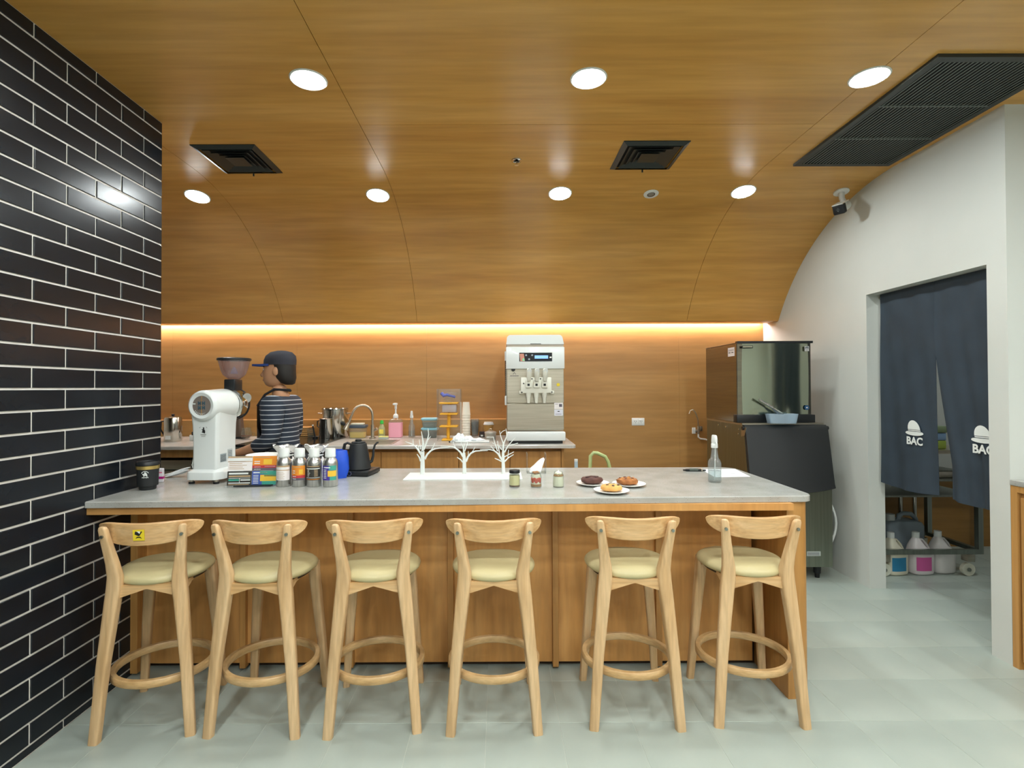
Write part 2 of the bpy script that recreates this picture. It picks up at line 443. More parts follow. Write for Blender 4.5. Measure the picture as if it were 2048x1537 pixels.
# soffit board of the vault edge and the lit slot behind it
t2 = struct(B().prism([(ye, ze), (ye+.02, ze-.006), (4.925, ze-.002), (4.925, ze+.012), (ye+.02, ze+.012)], XW0, XR,
            Matrix(((0, 0, 1, 0), (1, 0, 0, 0), (0, 1, 0, 0), (0, 0, 0, 1)))).obj('trim_2', M_CEIL))
t3 = struct(B().box(XW0, XR, 4.925, YB, ze+.10, ze+.13).obj('trim_3', M_WHITE))
st = thing('light_strip', 'warm glowing light strip hidden in the slot above the back wall', 'light', (0, 4.962, ze+.012))
B().box(XW0+.05, XR-.02, -.014, .014, .008, .03).obj('channel', M_ALU, st)
B().box(XW0+.05, XR-.02, -.012, .012, 0, .008).obj('diffuser', M_STRIP, st)
# right wall with the doorway, the return beside it and the room behind
DY0, DY1, DZ = 2.703, 3.593, 2.038
wr = B(); WT = .115
wr.box(XR, XR+WT, 2.594, DY0, 0, ZC+.03).box(XR, XR+WT, DY1, YB+.1, 0, ZC+.03).box(XR, XR+WT, DY0, DY1, DZ, ZC+.03)
struct(wr.obj('wall_right', M_WHITE))
struct(B().box(XR+.0005, XW1, 2.5945, 2.70, 0, ZC+.03).obj('wall_niche', M_BEIGE))
struct(B().box(XW1, XW1+.1, YF, 2.6, 0, ZC+.03).obj('wall_side', M_WHITE))
struct(B().box(XW0, XW1, YF-.1, YF, 0, ZC+.03).obj('wall_front', M_WHITE))
struct(B().box(XW0-.1, XW0, YF, YB+.1, 0, ZC+.03).obj('wall_kitchen', M_WHITE))
struct(B().box(XR+WT, 5.0, 4.9, 5.0, 0, 2.7).obj('wall_storeroom', M_WHITE))
struct(B().box(5.0, 5.1, 2.7, 5.0, 0, 2.7).obj('wall_storeroom_side', M_WHITE))
struct(B().box(XR+WT, 5.1, 2.70, 5.0, 2.7, 2.76).obj('ceiling_storeroom', M_WHITE))
struct(B().box(XR+WT, 5.0, 4.52, 4.56, .0, .60).obj('trim_4', M_BACK))
struct(B().box(4.6, 5.0, 2.70, 5.0, -.05, .0).obj('floor_storeroom', M_FLOOR))

# ------------------------------------------------------------------ ceiling fittings
def vault_at(y):
    """height and tilt of the ceiling lining at depth y"""
    if y < VY: return ZC, 0.
    t = math.asin((y-VY)/VR); return VZ+VR*math.cos(t), t
def downlight(x, y, label, group):
    z, t = vault_at(y)
    d = thing('downlight', label, 'light', (x, y, z)); d.rotation_euler = (-t, 0, 0); d['group'] = group
    B().lathe([(.074, .004), (.074, -.004), (.078, -.006), (.084, -.003), (.085, .004)], 32, cap=False).obj('trim_ring', M_WP, d)
    B().lathe([(.0, -.003), (.0735, -.003), (.0735, .004), (0, .004)], 32).obj('diffuser', M_LAMP, d)
    return d
for x, y, w in ((-.874, 2.372, 'left of the three downlights in the row nearest the viewer'),
             (.417, 2.366, 'middle of the three downlights in the row nearest the viewer'),
             (1.709, 2.361, 'right downlight of the row nearest the viewer, beside the long grille')):
    downlight(x, y, 'round recessed '+w, 'downlights in the wood ceiling')
for x, y, w in ((-2.152, 3.69, 'first downlight of the far row, close to the black tiled wall'),
             (-.861, 3.682, 'second downlight of the far row from the black tiled wall'),
             (.438, 3.666, 'third downlight of the far row, in line with the ice cream machine'),
             (1.737, 3.65, 'last downlight of the far row, nearest the security camera')):
    downlight(x, y, 'round recessed '+w, 'downlights in the wood ceiling')
for y in (1.07, .42, -.23, -.88, -1.53):  # ceiling grid carried on unseen; in-between rows added to brighten the room
    for x in (-.87, .42, 1.71, 3.2):
        downlight(x, y, 'unseen recessed downlight behind the photographer, in a grid made denser for more light', 'unseen downlights behind the viewer, some added for light')
dl = thing('downlight', 'round downlight in the storeroom ceiling behind the doorway curtain', 'light', (3.6, 3.3, 2.7))
B().lathe([(.0, -.003), (.0735, -.003), (.0735, .004), (0, .004)], 32).obj('diffuser', M_LAMP, dl)

def diffuser(x0, x1, y0, y1, label):
    cx, cy = (x0+x1)/2, (y0+y1)/2; hx, hy = (x1-x0)/2, (y1-y0)/2
    d = thing('air_diffuser', label, 'vent', (cx, cy, ZC), 0, 'square air diffusers')
    def ring(ox, oy, ix, iy, za, zb, t=.003):
        b = B(); o_ = [(-ox, -oy), (ox, -oy), (ox, oy), (-ox, oy)]; i_ = [(-ix, -iy), (ix, -iy), (ix, iy), (-ix, iy)]
        v = [(*p, za) for p in o_]+[(*p, zb) for p in i_]+[(*p, za+t) for p in o_]+[(*p, zb+t) for p in i_]
        f = []
        for k in range(4):
            k2 = (k+1) % 4
            f += [(k, k2, 4+k2, 4+k), (8+k, 12+k, 12+k2, 8+k2), (k, 8+k, 8+k2, k2), (4+k, 4+k2, 12+k2, 12+k)]
        return b.add(v, f)
    fr = ring(hx, hy, hx-.028, hy-.028, -.004, -.018); fr.add(ring(hx, hy, hx-.004, hy-.004, -.004, .0).v, ring(hx, hy, hx-.004, hy-.004, -.004, 0).f)
    fr.obj('frame', M_VENT, d, smooth=0)
    for k in range(4):
        s_ = .86-.20*k
        ring((hx-.02)*s_, (hy-.02)*s_, (hx-.02)*(s_-.15), (hy-.02)*(s_-.15), -.016, -.002).obj('louvre', M_VENT, d, smooth=0)
    B().box(-(hx-.03), hx-.03, -(hy-.03), hy-.03, -.0012, -.0002).obj('backing', M_VENTD, d, smooth=0)
    B().box(-.055, .055, -.06, .06, -.018, -.014).obj('centre_plate', M_VENT, d, smooth=0)
    B().cyl((.01, hy-.03, -.014), (.01, hy-.03, -.036), .005).obj('damper_knob', M_VENT, d)
diffuser(XL+.006, -1.418, 3.0, 3.29, 'square black air diffuser beside the black tiled wall') if False else diffuser(XL+.004, -1.42, 3.003, 3.40, 'square black air diffuser beside the black tiled wall')
diffuser(.726, 1.113, 2.970, 3.355, 'square black air diffuser in the ceiling above the ice cream machine')

gx0_, gx1_, gy0_, gy1_ = 1.885, 2.497, 2.194, 3.288
gl = thing('return_grille', 'long black slatted return air grille beside the white wall', 'vent', ((gx0_+gx1_)/2, (gy0_+gy1_)/2, ZC))
hx, hy = (gx1_-gx0_)/2, (gy1_-gy0_)/2
fb = B()
for a_, b_, c_, d_ in ((-hx, hx, -hy, -hy+.035), (-hx, hx, hy-.035, hy), (-hx, -hx+.035, -hy+.035, hy-.035), (hx-.035, hx, -hy+.035, hy-.035)): fb.box(a_, b_, c_, d_, -.016, -.0005)
fb.obj('frame', M_VENT, gl, smooth=0)
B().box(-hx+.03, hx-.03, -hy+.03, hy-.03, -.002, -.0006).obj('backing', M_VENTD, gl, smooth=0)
for yy in (2.585, 2.925): B().box(-hx+.03, hx-.03, yy-(gy0_+gy1_)/2-.004, yy-(gy0_+gy1_)/2+.004, -.0165, -.008).obj('cross_bar', M_SLAT_LIT, gl, smooth=0)
sm = B().box(-.0032, .0032, -hy+.03, hy-.03, -.0150, -.0128).mesh('slat', M_SLAT_LIT, 0)
ns = 27
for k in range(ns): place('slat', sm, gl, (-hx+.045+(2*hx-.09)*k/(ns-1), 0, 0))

sp = thing('sprinkler', 'small sprinkler head with round steel rosette in the wood ceiling', 'sprinkler', (.114, 3.222, ZC))
B().lathe([(.034, 0), (.033, -.006), (.022, -.009), (.019, -.004)], 24, cap=False).obj('rosette', M_CHROME, sp)
B().lathe([(0, -.0015), (.02, -.0015)], 20, cap=False).obj('recess', M_VENTD, sp)
B().cyl((0, 0, 0), (0, 0, -.03), .005).cyl((0, 0, -.03), (0, 0, -.033), .014, n=20).obj('deflector', M_CHROME, sp)
z_, t_ = vault_at(3.675)
spk = thing('ceiling_speaker', 'small round white fitting with dark grille in the ceiling behind the right diffuser', 'speaker', (1.089, 3.675, z_)); spk.rotation_euler = (-t_, 0, 0)
B().lathe([(.028, -.007), (.046, -.007), (.052, -.003), (.053, 0)], 28, cap=False).obj('trim_ring', M_WP, spk)
B().lathe([(0, -.004), (.019, -.006), (.022, -.005), (.0285, -.003)], 24, cap=False).obj('grille', mat('grey_mesh', '8c8378', .7), spk)
B().lathe([(.0225, -.0062), (.0265, -.0062), (.0265, -.004)], 24, cap=False).obj('dark_ring', M_BLACK, spk)

cc = thing('security_camera', 'white bullet security camera with black front hanging under the vault', 'camera', (2.435, 3.655, 2.787))
B().lathe([(0, .012), (.05, .006), (.05, -.008), (.046, -.012), (0, -.012)], 24, Matrix.Rotation(-.2, 4, 'X')).obj('base', M_WP, cc)
B().tube([(0, 0, -.005), (0.005, 0, -.05), (.01, -.01, -.075), (-.005, -.03, -.095)], [.02, .018, .019, .021], 12).obj('bracket', M_WP, cc)
dv = Vector((-.74, -.52, -.42)).normalized(); p0 = Vector((.045, .015, -.09)); Mq = Matrix.Translation(p0) @ dv.to_track_quat('Z', 'Y').to_matrix().to_4x4()
B().lathe([(0, 0), (.03, 0), (.034, .004), (.034, .10), (.031, .101)], 20, Mq).obj('housing', M_WP, cc)
B().rbox(-.038, .038, -.036, .036, .098, .145, .012, 3, Mq).obj('front', M_BLACK, cc)
B().lathe([(.013, .144), (.013, .148), (0, .148)], 16, Mq).obj('lens', M_GLASS, cc)
B().rbox(-.036, .036, .03, .037, .03, .15, .003, 1, Mq).obj('sunshield', M_WP, cc)

# ------------------------------------------------------------------ bar counter
fy = lambda x: 2.252+(x-XL)*(2.318-2.252)/(1.414-XL)     # front edge of the slab
bar = thing('bar_counter', 'long wood bar counter with recessed panelled front and rounded end', 'counter', (0, 0, 0))
bt = [-1.7835, -1.275, -.742, -.245, .276, .790, 1.275]
for a_, b_ in zip(bt[:-1], bt[1:]):
    B().box(a_+.012, b_-.012, 2.603, 2.622, .030, .852).obj('front_panel', M_BAR, bar, smooth=0)
for k, x in enumerate(bt):
    y0 = 2.535 if k == 0 else 2.578
    if k < 6: B().rbox(x-.0185 if k == 0 else x-.0145, x+.0185 if k == 0 else x+.0145, y0, 2.62, .015, .852, .0015, 1).obj('batten', M_POST, bar, smooth=0)
B().box(XL+.004, 1.30, 2.64, 2.655, 0, .10).obj('kick_board', mat('dark_kick', '3d2c20', .6), bar, smooth=0)
B().box(XL+.004, 1.33, 2.66, 3.12, .05, .852).obj('carcass', M_CAB, bar, smooth=0)
B().add([(XL+.004, fy(XL)+.012, .852), (1.30, fy(1.3)+.012, .852), (1.30, fy(1.3)+.032, .852), (XL+.004, fy(XL)+.032, .852),
         (XL+.004, fy(XL)+.012, .883), (1.30, fy(1.3)+.012, .883), (1.30, fy(1.3)+.032, .883), (XL+.004, fy(XL)+.032, .883)],
        [(0, 3, 2, 1), (4, 5, 6, 7), (0, 1, 5, 4), (1, 2, 6, 5), (2, 3, 7, 6), (3, 0, 4, 7)]).obj('apron', M_TRIM, bar, smooth=0)
B().box(XL+.004, 1.30, 2.29, 2.66, .853, .883).obj('soffit', M_BAR, bar, smooth=0)
ep = round_poly([(1.290, fy(1.3)+.014), (1.400, fy(1.4)+.014), (1.400, 3.12), (1.290, 3.12)], [.002, .055, .02, .002])
B().prism(ep, 0, .8835).obj('end_panel', M_POST, bar, smooth=30)
slab = round_poly([(XL+.003, fy(XL)), (1.414, fy(1.414)), (1.414, 3.155), (XL-.12, 3.155), (XL-.12, 2.762), (XL+.003, 2.762)], [.006, .06, .09, .01, .002, .002], 10)
bs = B()
def eased(poly, z0, z1, r=.004):
    c = Vector((sum(p[0] for p in poly)/len(poly), sum(p[1] for p in poly)/len(poly)))
    n = len(poly); ins = []
    for i in range(n):
        a = Vector(poly[i-1]); p = Vector(poly[i]); q = Vector(poly[(i+1) % n])
        d = ((p-a).normalized()+(q-p).normalized()); d = d.normalized() if d.length > 1e-6 else (q-p).normalized()
        ins.append(tuple(p+Vector((-d.y, d.x))*r))
    return [[(*p, z0) for p in poly], [(*p, z1-r) for p in poly], [(*p, z1) for p in ins]]
bs.loft(eased(slab, .8845, .912))
tag(bs.obj('stone_worktop', M_STONE, smooth=30), 'grey speckled stone slab on top of the long front bar', 'worktop')

# ------------------------------------------------------------------ bar stools
def make_stool(label):
    t = thing('bar_stool', label, 'stool')
    # seat pad
    b = B(); secs = []
    def ring(s_, z, n=40):
        out = []
        for k in range(n):
            a = 2*PI*k/n; c, s1 = math.cos(a), math.sin(a); p = 2.2
            x = .181*math.copysign(abs(c)**(2/p), c); y = .172*math.copysign(abs(s1)**(2/p), s1)
            w = 1+.10*(y/.172)
            out.append((x*w*s_, y*s_+.002, z))
        return out
    for s_, z in ((.84, .600), (.93, .603), (.985, .611), (1.0, .619), (.985, .628), (.93, .638), (.82, .646), (.62, .6515), (.3, .6535)): secs.append(ring(s_, z))
    b.loft(secs).obj('seat', M_SEAT, t, smooth=60)
    b = B(); b.loft([ring(.84, .588), ring(.84, .604)]).obj('seat_board', mat('dark_seat_board', '4a3a28', .7), t)
    for sx in (-1, 1):
        b = B(); S = []
        for z, x, y, hx_, hy_ in ((0, .176, -.181, .0195, .0165), (.30, .153, -.166, .0225, .019), (.545, .1275, -.152, .0275, .021), (.60, .121, -.150, .0285, .021),
                                  (.645, .1195, -.151, .026, .020), (.70, .126, -.159, .0215, .018), (.80, .1405, -.178, .0172, .0145), (.842, .146, -.186, .0152, .013), (.852, .1475, -.188, .0115, .0095), (.855, .148, -.1885, .005, .004)):
            S.append(sup(sx*x, y, z, hx_, hy_, 20, 4.4, rot=sx*.18))
        leg = b.loft(S).obj('leg', M_ASH, t, smooth=50)
        B().cyl((sx*.1445, -.186, .817), (sx*.146, -.2015, .816), .0065, n=12).obj('bolt', M_STEELD, leg)
        b = B(); S = []
        for z, x, y, hx_, hy_ in ((0, .172, .181, .0155, .015), (.30, .150, .162, .020, .018), (.56, .128, .146, .0245, .021), (.598, .126, .144, .025, .021)):
            S.append(sup(sx*x, y, z, hx_, hy_, 20, 4.4, rot=-sx*.12))
        leg = b.loft(S).obj('leg', M_ASH, t, smooth=50)
        B().cyl((sx*.138, .137, .2135), (sx*.133, .129, .2135), .006, n=12).obj('bolt', M_STEELD, leg)
    # rails under the seat: notched back rail, front and side rails
    def rail(pts2, M):
        return B().prism(pts2, -.011, .011, M).obj('seat_rail', M_ASHX, t, smooth=0)
    UP = lambda y: Matrix(((1, 0, 0, 0), (0, 0, 1, y), (0, 1, 0, 0), (0, 0, 0, 1)))
    rail([(-.118, .553), (0, .589), (.118, .553), (.118, .606), (-.118, .606)], UP(-.148))
    rail([(-.118, .556), (0, .585), (.118, .556), (.118, .600), (-.118, .600)], UP(.146))
    SIDE = lambda x, s_: Matrix(((0, 0, s_, x), (1, 0, 0, 0), (0, 1, 0, 0), (0, 0, 0, 1)))
    for sx in (-1, 1): rail([(-.138, .556), (-.07, .582), (.07, .582), (.138, .556), (.138, .600), (-.138, .600)], SIDE(sx*.124, 1))
    # back rest: bent board with rounded ends
    b = B(); S = []; n = 24
    for k in range(n+1):
        u = math.sin(PI/2*(-1+2*k/n)); x = .197*u
        y = -.187+.075*u*u
        e = max(0., 1-abs(u)**3.4)**.5
        hh = .0445*max(e, .03); zc = .817+.009*u*u + (1-max(e, .03))*.016
        th = .0105*(.45+.55*e)
        d = Vector((.197, .15*u, 0)).normalized(); nn = Vector((-d.y, d.x, 0))
        sec = []
        q_ = max(.3, 1-.0028/hh)
        for a, c in ((-1, -q_), (-.78, -1), (.78, -1), (1, -q_), (1, q_), (.78, 1), (-.78, 1), (-1, q_)):
            lean = -.10*(c*hh)
            sec.append((x+nn.x*a*th, y+nn.y*a*th+lean, zc+c*hh))
        S.append(sec)
    b.loft(S).obj('backrest', M_ASHX, t, smooth=28)
    # foot ring
    pts = [(.188*math.cos(2*PI*k/48), .174*math.sin(2*PI*k/48), .2135) for k in range(48)]
    vs = []; fs = []; prof = [(-.011, -.012), (-.008, -.0155), (.008, -.0155), (.0115, -.012), (.0115, .011), (.008, .0155), (-.008, .0155), (-.011, .011)]; n8 = len(prof)
    for k in range(48):
        a = 2*PI*k/48
        for dr, dz in prof: vs.append(((.188+dr)*math.cos(a), (.174+dr)*math.sin(a), .2135+dz))
    for k in range(48):
        k2 = (k+1) % 48
        for j in range(n8): j2 = (j+1) % n8; fs.append((k*n8+j, k2*n8+j, k2*n8+j2, k*n8+j2))
    B().add(vs, fs).obj('foot_ring', M_ASHR, t, smooth=50)
    return t
SP = [(-1.456, 2.269, 8.5, 'light wood bar stool by the black tiled wall, yellow sticker on its backrest'),
      (-.995, 2.278, -1.2, 'light wood bar stool second from the black tiled wall'),
      (-.533, 2.2865, 5.6, 'light wood bar stool third from the black tiled wall'),
      (-.027, 2.2875, .8, 'light wood bar stool fourth from the black tiled wall, facing the bar squarely'),
      (.564, 2.311, -1.3, 'light wood bar stool fifth from the tiled wall, next to last'),
      (1.082, 2.323, -1.7, 'light wood bar stool tucked against the rounded end panel of the bar')]
s0 = make_stool(SP[0][3])
for k, (x, y, a, lb) in enumerate(SP[1:]): dup(s0, (x, y, 0), math.radians(a), lb, 'bar stools in a row along the bar')
s0.location = (SP[0][0], SP[0][1], 0); s0.rotation_euler = (0, 0, math.radians(SP[0][2])); s0['group'] = 'bar stools in a row along the bar'
bk = [c for c in kids(s0) if c.name.startswith('backrest')][0]
sk = B().box(-.021, .021, -.0006, .0006, -.022, .022).obj('sticker', mat('sticker_yellow', 'e0c52a', .5), bk, label='small square yellow sticker with a black and white drawing')
sk.location = (-.010, -.2002, .818); sk.rotation_euler = (.1, 0, 0)
MS = facing_camera(-.010, -.2012, .818)

def multi(name, parts, parent=None, loc=None, rz=0., label=None, smooth=35):
    """several (builder, material) pieces as one printed mesh"""
    me = bpy.data.meshes.new(name); v = []; f = []; mi = []; ms = []
    for b, m in parts:
        o = len(v); v += b.v; f += [tuple(i+o for i in q) for q in b.f]
        if m not in ms: ms.append(m)
        mi += [ms.index(m)]*len(b.f)
    me.from_pydata(v, [], f)
    for m in ms: me.materials.append(m)
    me.polygons.foreach_set('material_index', mi)
    bm = bmesh.new(); bm.from_mesh(me); bmesh.ops.recalc_face_normals(bm, faces=bm.faces); bm.to_mesh(me); bm.free()
    if smooth: me.shade_smooth(); me.set_sharp_from_angle(angle=math.radians(smooth))
    return place(name, me, parent, loc, rz, label)
def bar_(x0, x1, z0, z1, y=-.0008, M=None): return B().box(x0, x1, y, y+.0006, z0, z1, M)
INK = mat('black_ink', '1a1a1a', .6)
B_ = multi('drawing', [(B().prism([(-.014, .004), (.002, -.004), (.014, .014), (.010, .016), (.004, .006), (-.004, .014), (-.012, .016)], 0, .0004, RX90), INK),
                       (B().prism([(-.008, .004), (.004, .004), (.006, .016), (-.006, .016)], 0, .0003, RX90), M_PRINT),
                       (B().prism([(-.012, -.014), (-.004, -.010), (.004, -.010), (.012, -.014), (.006, -.006), (-.006, -.006)], 0, .0004, RX90), INK)], None)
# fold the drawing into the sticker itself
me_ = sk.data; bm = bmesh.new(); bm.from_mesh(me_); n0 = len(bm.faces)
tmp = B_.data; tmp.transform(Matrix.Translation((0, -.0012, 0))); bm.from_mesh(tmp)
bm.faces.ensure_lookup_table()
for i, fc in enumerate(bm.faces):
    if i >= n0: fc.material_index += 1
me_.materials.append(INK); me_.materials.append(M_PRINT); bm.to_mesh(me_); bm.free()
bpy.data.objects.remove(B_)

# ------------------------------------------------------------------ things on the bar (top z = .912)
Z0 = .9121
# tumbler
t = thing('travel_tumbler', 'black insulated tumbler with gold band and white emblem beside the tiled wall', 'tumbler', (-1.713, 2.53, Z0), .35)
B().lathe([(0, 0), (.033, 0), (.0365, .004), (.038, .03), (.044, .06), (.0475, .10), (.0485, .112), (.047, .112), (.044, .02), (0, .01)], 32, cap=False).obj('cup', M_BLACKM, t)
B().lathe([(.0478, .100), (.0492, .101), (.0496, .116), (.0484, .117)], 32, cap=False).obj('gold_band', mat('gold_band', 'cdb06a', .3, .8), t)
B().lathe([(.0480, .117), (.051, .119), (.051, .128), (.046, .136), (.044, .132), (0, .130)], 32, cap=False).obj('lid', M_BLACK, t)
def wrap(poly, r, z, a0=0., taper=0.):
    """a flat drawing (x,z) wrapped on a cylinder of radius r about local Z, centre facing -Y"""
    b = B(); n = len(poly); vs = []
    for x, zz in poly:
        rr = r+taper*zz; a = -PI/2+a0+x/rr; vs.append((rr*math.cos(a), rr*math.sin(a), z+zz))
    return b.add(vs, [tuple(range(n))])
eb = [(wrap([(-.007, -.004), (.010, -.004), (.009, .006), (.004, .016), (-.001, .018), (-.004, .013), (-.003, .008), (-.010, .010), (-.011, .006), (-.006, .001)], .0462, .072, taper=.09), M_PRINT)]
arc_ = [(.017*math.cos(a), .017*math.sin(a)+.006) for a in [PI*(.12+.76*k/8) for k in range(9)]]
eb.append((wrap(arc_+[(x*.84, (z-.006)*.84+.006) for x, z in arc_[::-1]], .0463, .072, taper=.09), M_PRINT))
for k in range(5): eb.append((wrap([(-.013+.0055*k, -.012), (-.009+.0055*k, -.012), (-.009+.0055*k, -.0065), (-.013+.0055*k, -.0065)], .0462, .072, taper=.09), M_PRINT))
eb.append((wrap([(-.012, -.001), (.012, -.001), (.010, .001), (-.010, .001)], .0402, .034, taper=.2), mat('gold_print', 'c2a878', .5)))
multi('emblem', eb, t, label='white emblem on the black tumbler')
# sachet box and packets
t = thing('sachet_box', 'small pink and white sachet standing behind the black tumbler', 'sachet', (-1.775, 2.72, Z0), .1)
multi('sachet', [(B().rbox(-.016, .016, -.008, .008, 0, .072, .003, 1), mat('sachet_white', 'e2dce2', .4)),
                 (B().box(-.0162, .0162, -.0084, .0084, .018, .030), mat('magenta', 'b0177a', .4)), (B().box(-.012, .012, -.0085, .0085, .048, .054), mat('rose', 'd66b86', .4))], t)
t = thing('foil_packets', 'silver white foil stick packets lying in a loose pile by the tumbler', 'packets', (-1.79, 2.88, Z0), .25)
for k, (dx, dy, dz, rz, ry) in enumerate(((0, 0, .010, .1, -.20), (.008, -.012, .016, .25, -.28), (-.004, .016, .012, -.1, -.12), (.012, .004, .026, .32, -.30))):
    b = B(); S = []
    for j in range(9):
        u = j/8; w = .012*(1 if 0 < j < 8 else 1.15); h = .0065*math.sin(PI*min(max(u, .0), 1))**.5+.0007
        S.append([(-.055+.11*u, w*math.cos(2*PI*q/10), h*math.sin(2*PI*q/10)) for q in range(10)])
    o = b.loft(S).obj('packet', mat('foil_white', 'ccd3d6', .35, .25), t); o.location = (dx, dy, dz+.006); o.rotation_euler = (0, ry, rz)

# coffee grinder
G = thing('coffee_grinder', 'tall white shop coffee grinder with chrome burr chamber and clear hopper', 'coffee grinder', (-1.513, 2.76, Z0), math.radians(-3))
bp = round_poly([(-.083, -.115), (.066, -.115), (.092, -.075), (.092, .14), (-.092, .14), (-.092, -.075)], [.03, .02, .03, .03, .03, .03], 5)
b = B(); n = len(bp)
b.loft([[(x, y, .022) for x, y in bp], [(x, y, .05) for x, y in bp], [(x*.985, y*.985, .060) for x, y in bp], [(x*.80, y*.84+.006, .074) for x, y in bp]])
b.obj('base', M_WPC, G, smooth=45)
for x, y in ((-.068, -.088), (.062, -.088), (-.068, .11), (.068, .11)):
    f_ = B().cyl((x, y, .008), (x, y, .026), .011).obj('foot', M_STEEL, G); B().cyl((x, y, 0), (x, y, .010), .0145).obj('rubber_foot', M_RUBBER, f_)
cp = round_poly([(-.062, -.092), (.060, -.092), (.066, -.07), (.066, .095), (-.066, .095), (-.066, -.07)], [.014, .008, .02, .02, .02, .014], 4)
b = B(); b.loft([[(x, y, .070) for x, y in cp], [(x, y, .20) for x, y in cp], [(x*1.04, y*1.02, .30) for x, y in cp], [(x*1.12, y*1.06, .36) for x, y in cp], [(x*1.14, y*1.08, .41) for x, y in cp]])
b.obj('column', M_WPC, G, smooth=45)
AX = Matrix.Translation((0, -.118, .402)) @ Matrix.Rotation(-math.radians(3), 4, 'Z') @ Matrix.Rotation(-PI/2, 4, 'X')   # local z -> +Y
B().lathe([(.050, .004), (.056, .002), (.066, .0), (.075, .006), (.0785, .016), (.080, .05), (.083, .11), (.086, .165), (.085, .188), (.079, .202), (.06, .208), (0, .209)], 40, AX, cap=False).obj('motor_housing', M_WPC, G, smooth=45)
disc = B().lathe([(0, .004), (.0535, .004), (.0545, .006)], 36, AX, cap=False).obj('badge', mat('badge_grey', '857a72', .45, .3), G, label='round grey badge with two rows of letters')
M_BT = mat('badge_blue', '3f5560', .5); M_BO = mat('badge_gold', 'b6853e', .5)
MB_ = Matrix.Translation((0, -.1155, .402)) @ RX90
for s_, z_, m_ in (('M', .011, M_BT), ('M', -.011, M_BO)): pass
text('badge_letters', 'MM', .026, M_BT, disc, facing_camera(0, -.1148, .4135), bold=.0008)
text('badge_letters', 'MM', .026, M_BT, disc, facing_camera(0, -.1148, .3905), bold=.0008)
multi('badge_print', [(B().box(-.053, -.032, -.1150, -.1144, .4085, .4135), M_WP), (B().box(.032, .053, -.1150, -.1144, .4085, .4135), M_WP),
                      (B().box(-.0012, .0012, -.1152, -.1144, .352, .452), M_BO), (B().cyl((0, -.1150, .352), (0, -.1144, .352), .003, n=8), M_WP)]
      + [(B().box(-.0012, .0012, -.1150, -.1144, -.004, .004, Matrix.Translation((.043*math.cos(a), 0, .402+.043*math.sin(a))) @ Matrix.Rotation(-(a+PI/2), 4, 'Y')), M_PRINT) for a in [PI*(1.22+.56*k/9) for k in range(10)]], disc)
sd = Matrix.Translation((.080, .06, .41)) @ Matrix.Rotation(-math.radians(3), 4, 'Z')
for k in range(3): B().box(0, .0045, -.045, .03, -.004-.014*k, .001-.014*k, sd @ Matrix.Rotation(.16, 4, 'Y')).obj('vent_slot', M_BLACK, G)
multi('rating_label', [(B().box(.0662, .0668, -.06, -.005, .105, .148), mat('label_grey', '8e9a9c', .4)), (B().box(.0662, .0668, .005, .05, .115, .165), mat('label_grey2', 'aab3b3', .4))] +
      [(B().box(.0666, .067, -.056, -.012, .110+.007*k, .1125+.007*k), INK) for k in range(5)] + [(B().box(.0666, .067, .010, .045, .121+.008*k, .1232+.008*k), INK) for k in range(5)], G)
em = [(B().prism([(-.010, .012), (-.003, .004), (-.009, -.004), (.009, -.010), (.010, .004), (.005, .012), (.006, .020), (.0, .023), (-.003, .018), (-.001, .012)], 0, .0005, RX90), INK)]
for k in range(9):
    a = PI*(.14+.72*k/8); em.append((B().box(-.0017, .0017, -.0005, 0, -.0012, .0012, Matrix.Translation((.021*math.cos(a), 0, .012+.018*math.sin(a))) @ Matrix.Rotation(-(a-PI/2), 4, 'Y')), INK))
for k in range(6): em.append((B().box(-.014+.005*k, -.0105+.005*k, -.0005, 0, -.0185, -.0145), mat('grey_ink', '6b6660', .6)))
em.append((B().box(-.011, .011, -.0005, 0, -.0255, -.0235), mat('grey_ink', '6b6660', .6)))
o = multi('emblem', em, G, label='small black emblem on the white column'); o.location = (-.004, -.0932, .268)
CH = Matrix.Translation((.024, .088, .404)) @ Matrix.Rotation(-math.radians(6), 4, 'Z') @ Matrix.Rotation(-PI/2, 4, 'X')
B().lathe([(.07, -.004), (.084, .0), (.086, .012), (.086, .05), (.082, .060), (.05, .066), (0, .067)], 36, CH, cap=False).obj('burr_chamber', M_CHROME, G, smooth=50)
B().lathe([(.0865, .050), (.0885, .052), (.0885, .058), (.086, .060)], 36, CH, cap=False).obj('dial_ring', M_BLACK, G)
B().cyl((.078, .130, .44), (.112, .112, .436), .027, n=24).obj('adjustment_knob', M_CHROME, G)
B().rbox(.002, .064, .075, .155, .478, .540, .006).obj('hopper_neck', M_BLACK, G)
HM = Matrix.Translation((.036, .118, .539))
B().lathe([(.030, 0), (.034, .004), (.040, .010), (.058, .026), (.068, .050), (.082, .106), (.0835, .112), (.0815, .112), (.066, .051), (.056, .028), (.038, .013), (.028, .004)], 32, HM, cap=False).obj('hopper', clear('hopper_plastic', 'efe8ea', .08, 'dcd2da'), G)
B().lathe([(0, .120), (.082, .119), (.087, .116), (.0875, .106), (.084, .105), (.084, .111), (0, .112)], 36, HM, cap=False).obj('hopper_lid', M_BLACK, G)
B().lathe([(0, .030), (.02, .032), (.014, .052), (.004, .07), (0, .071)], 16, HM, cap=False).obj('hopper_cone', clear('hopper_cone', 'd9d4e6', .35, 'c9c2dc'), G)
B().rbox(-.098, -.066, -.02, .03, .05, .16, .006).obj('spout_holder', M_STEEL, G)
B().tube([(-.075, -.02, .19), (-.09, -.03, .14), (-.10, -.035, .09), (-.096, -.03, .05)], .006, 8).obj('bag_clamp', M_CHROME, G)

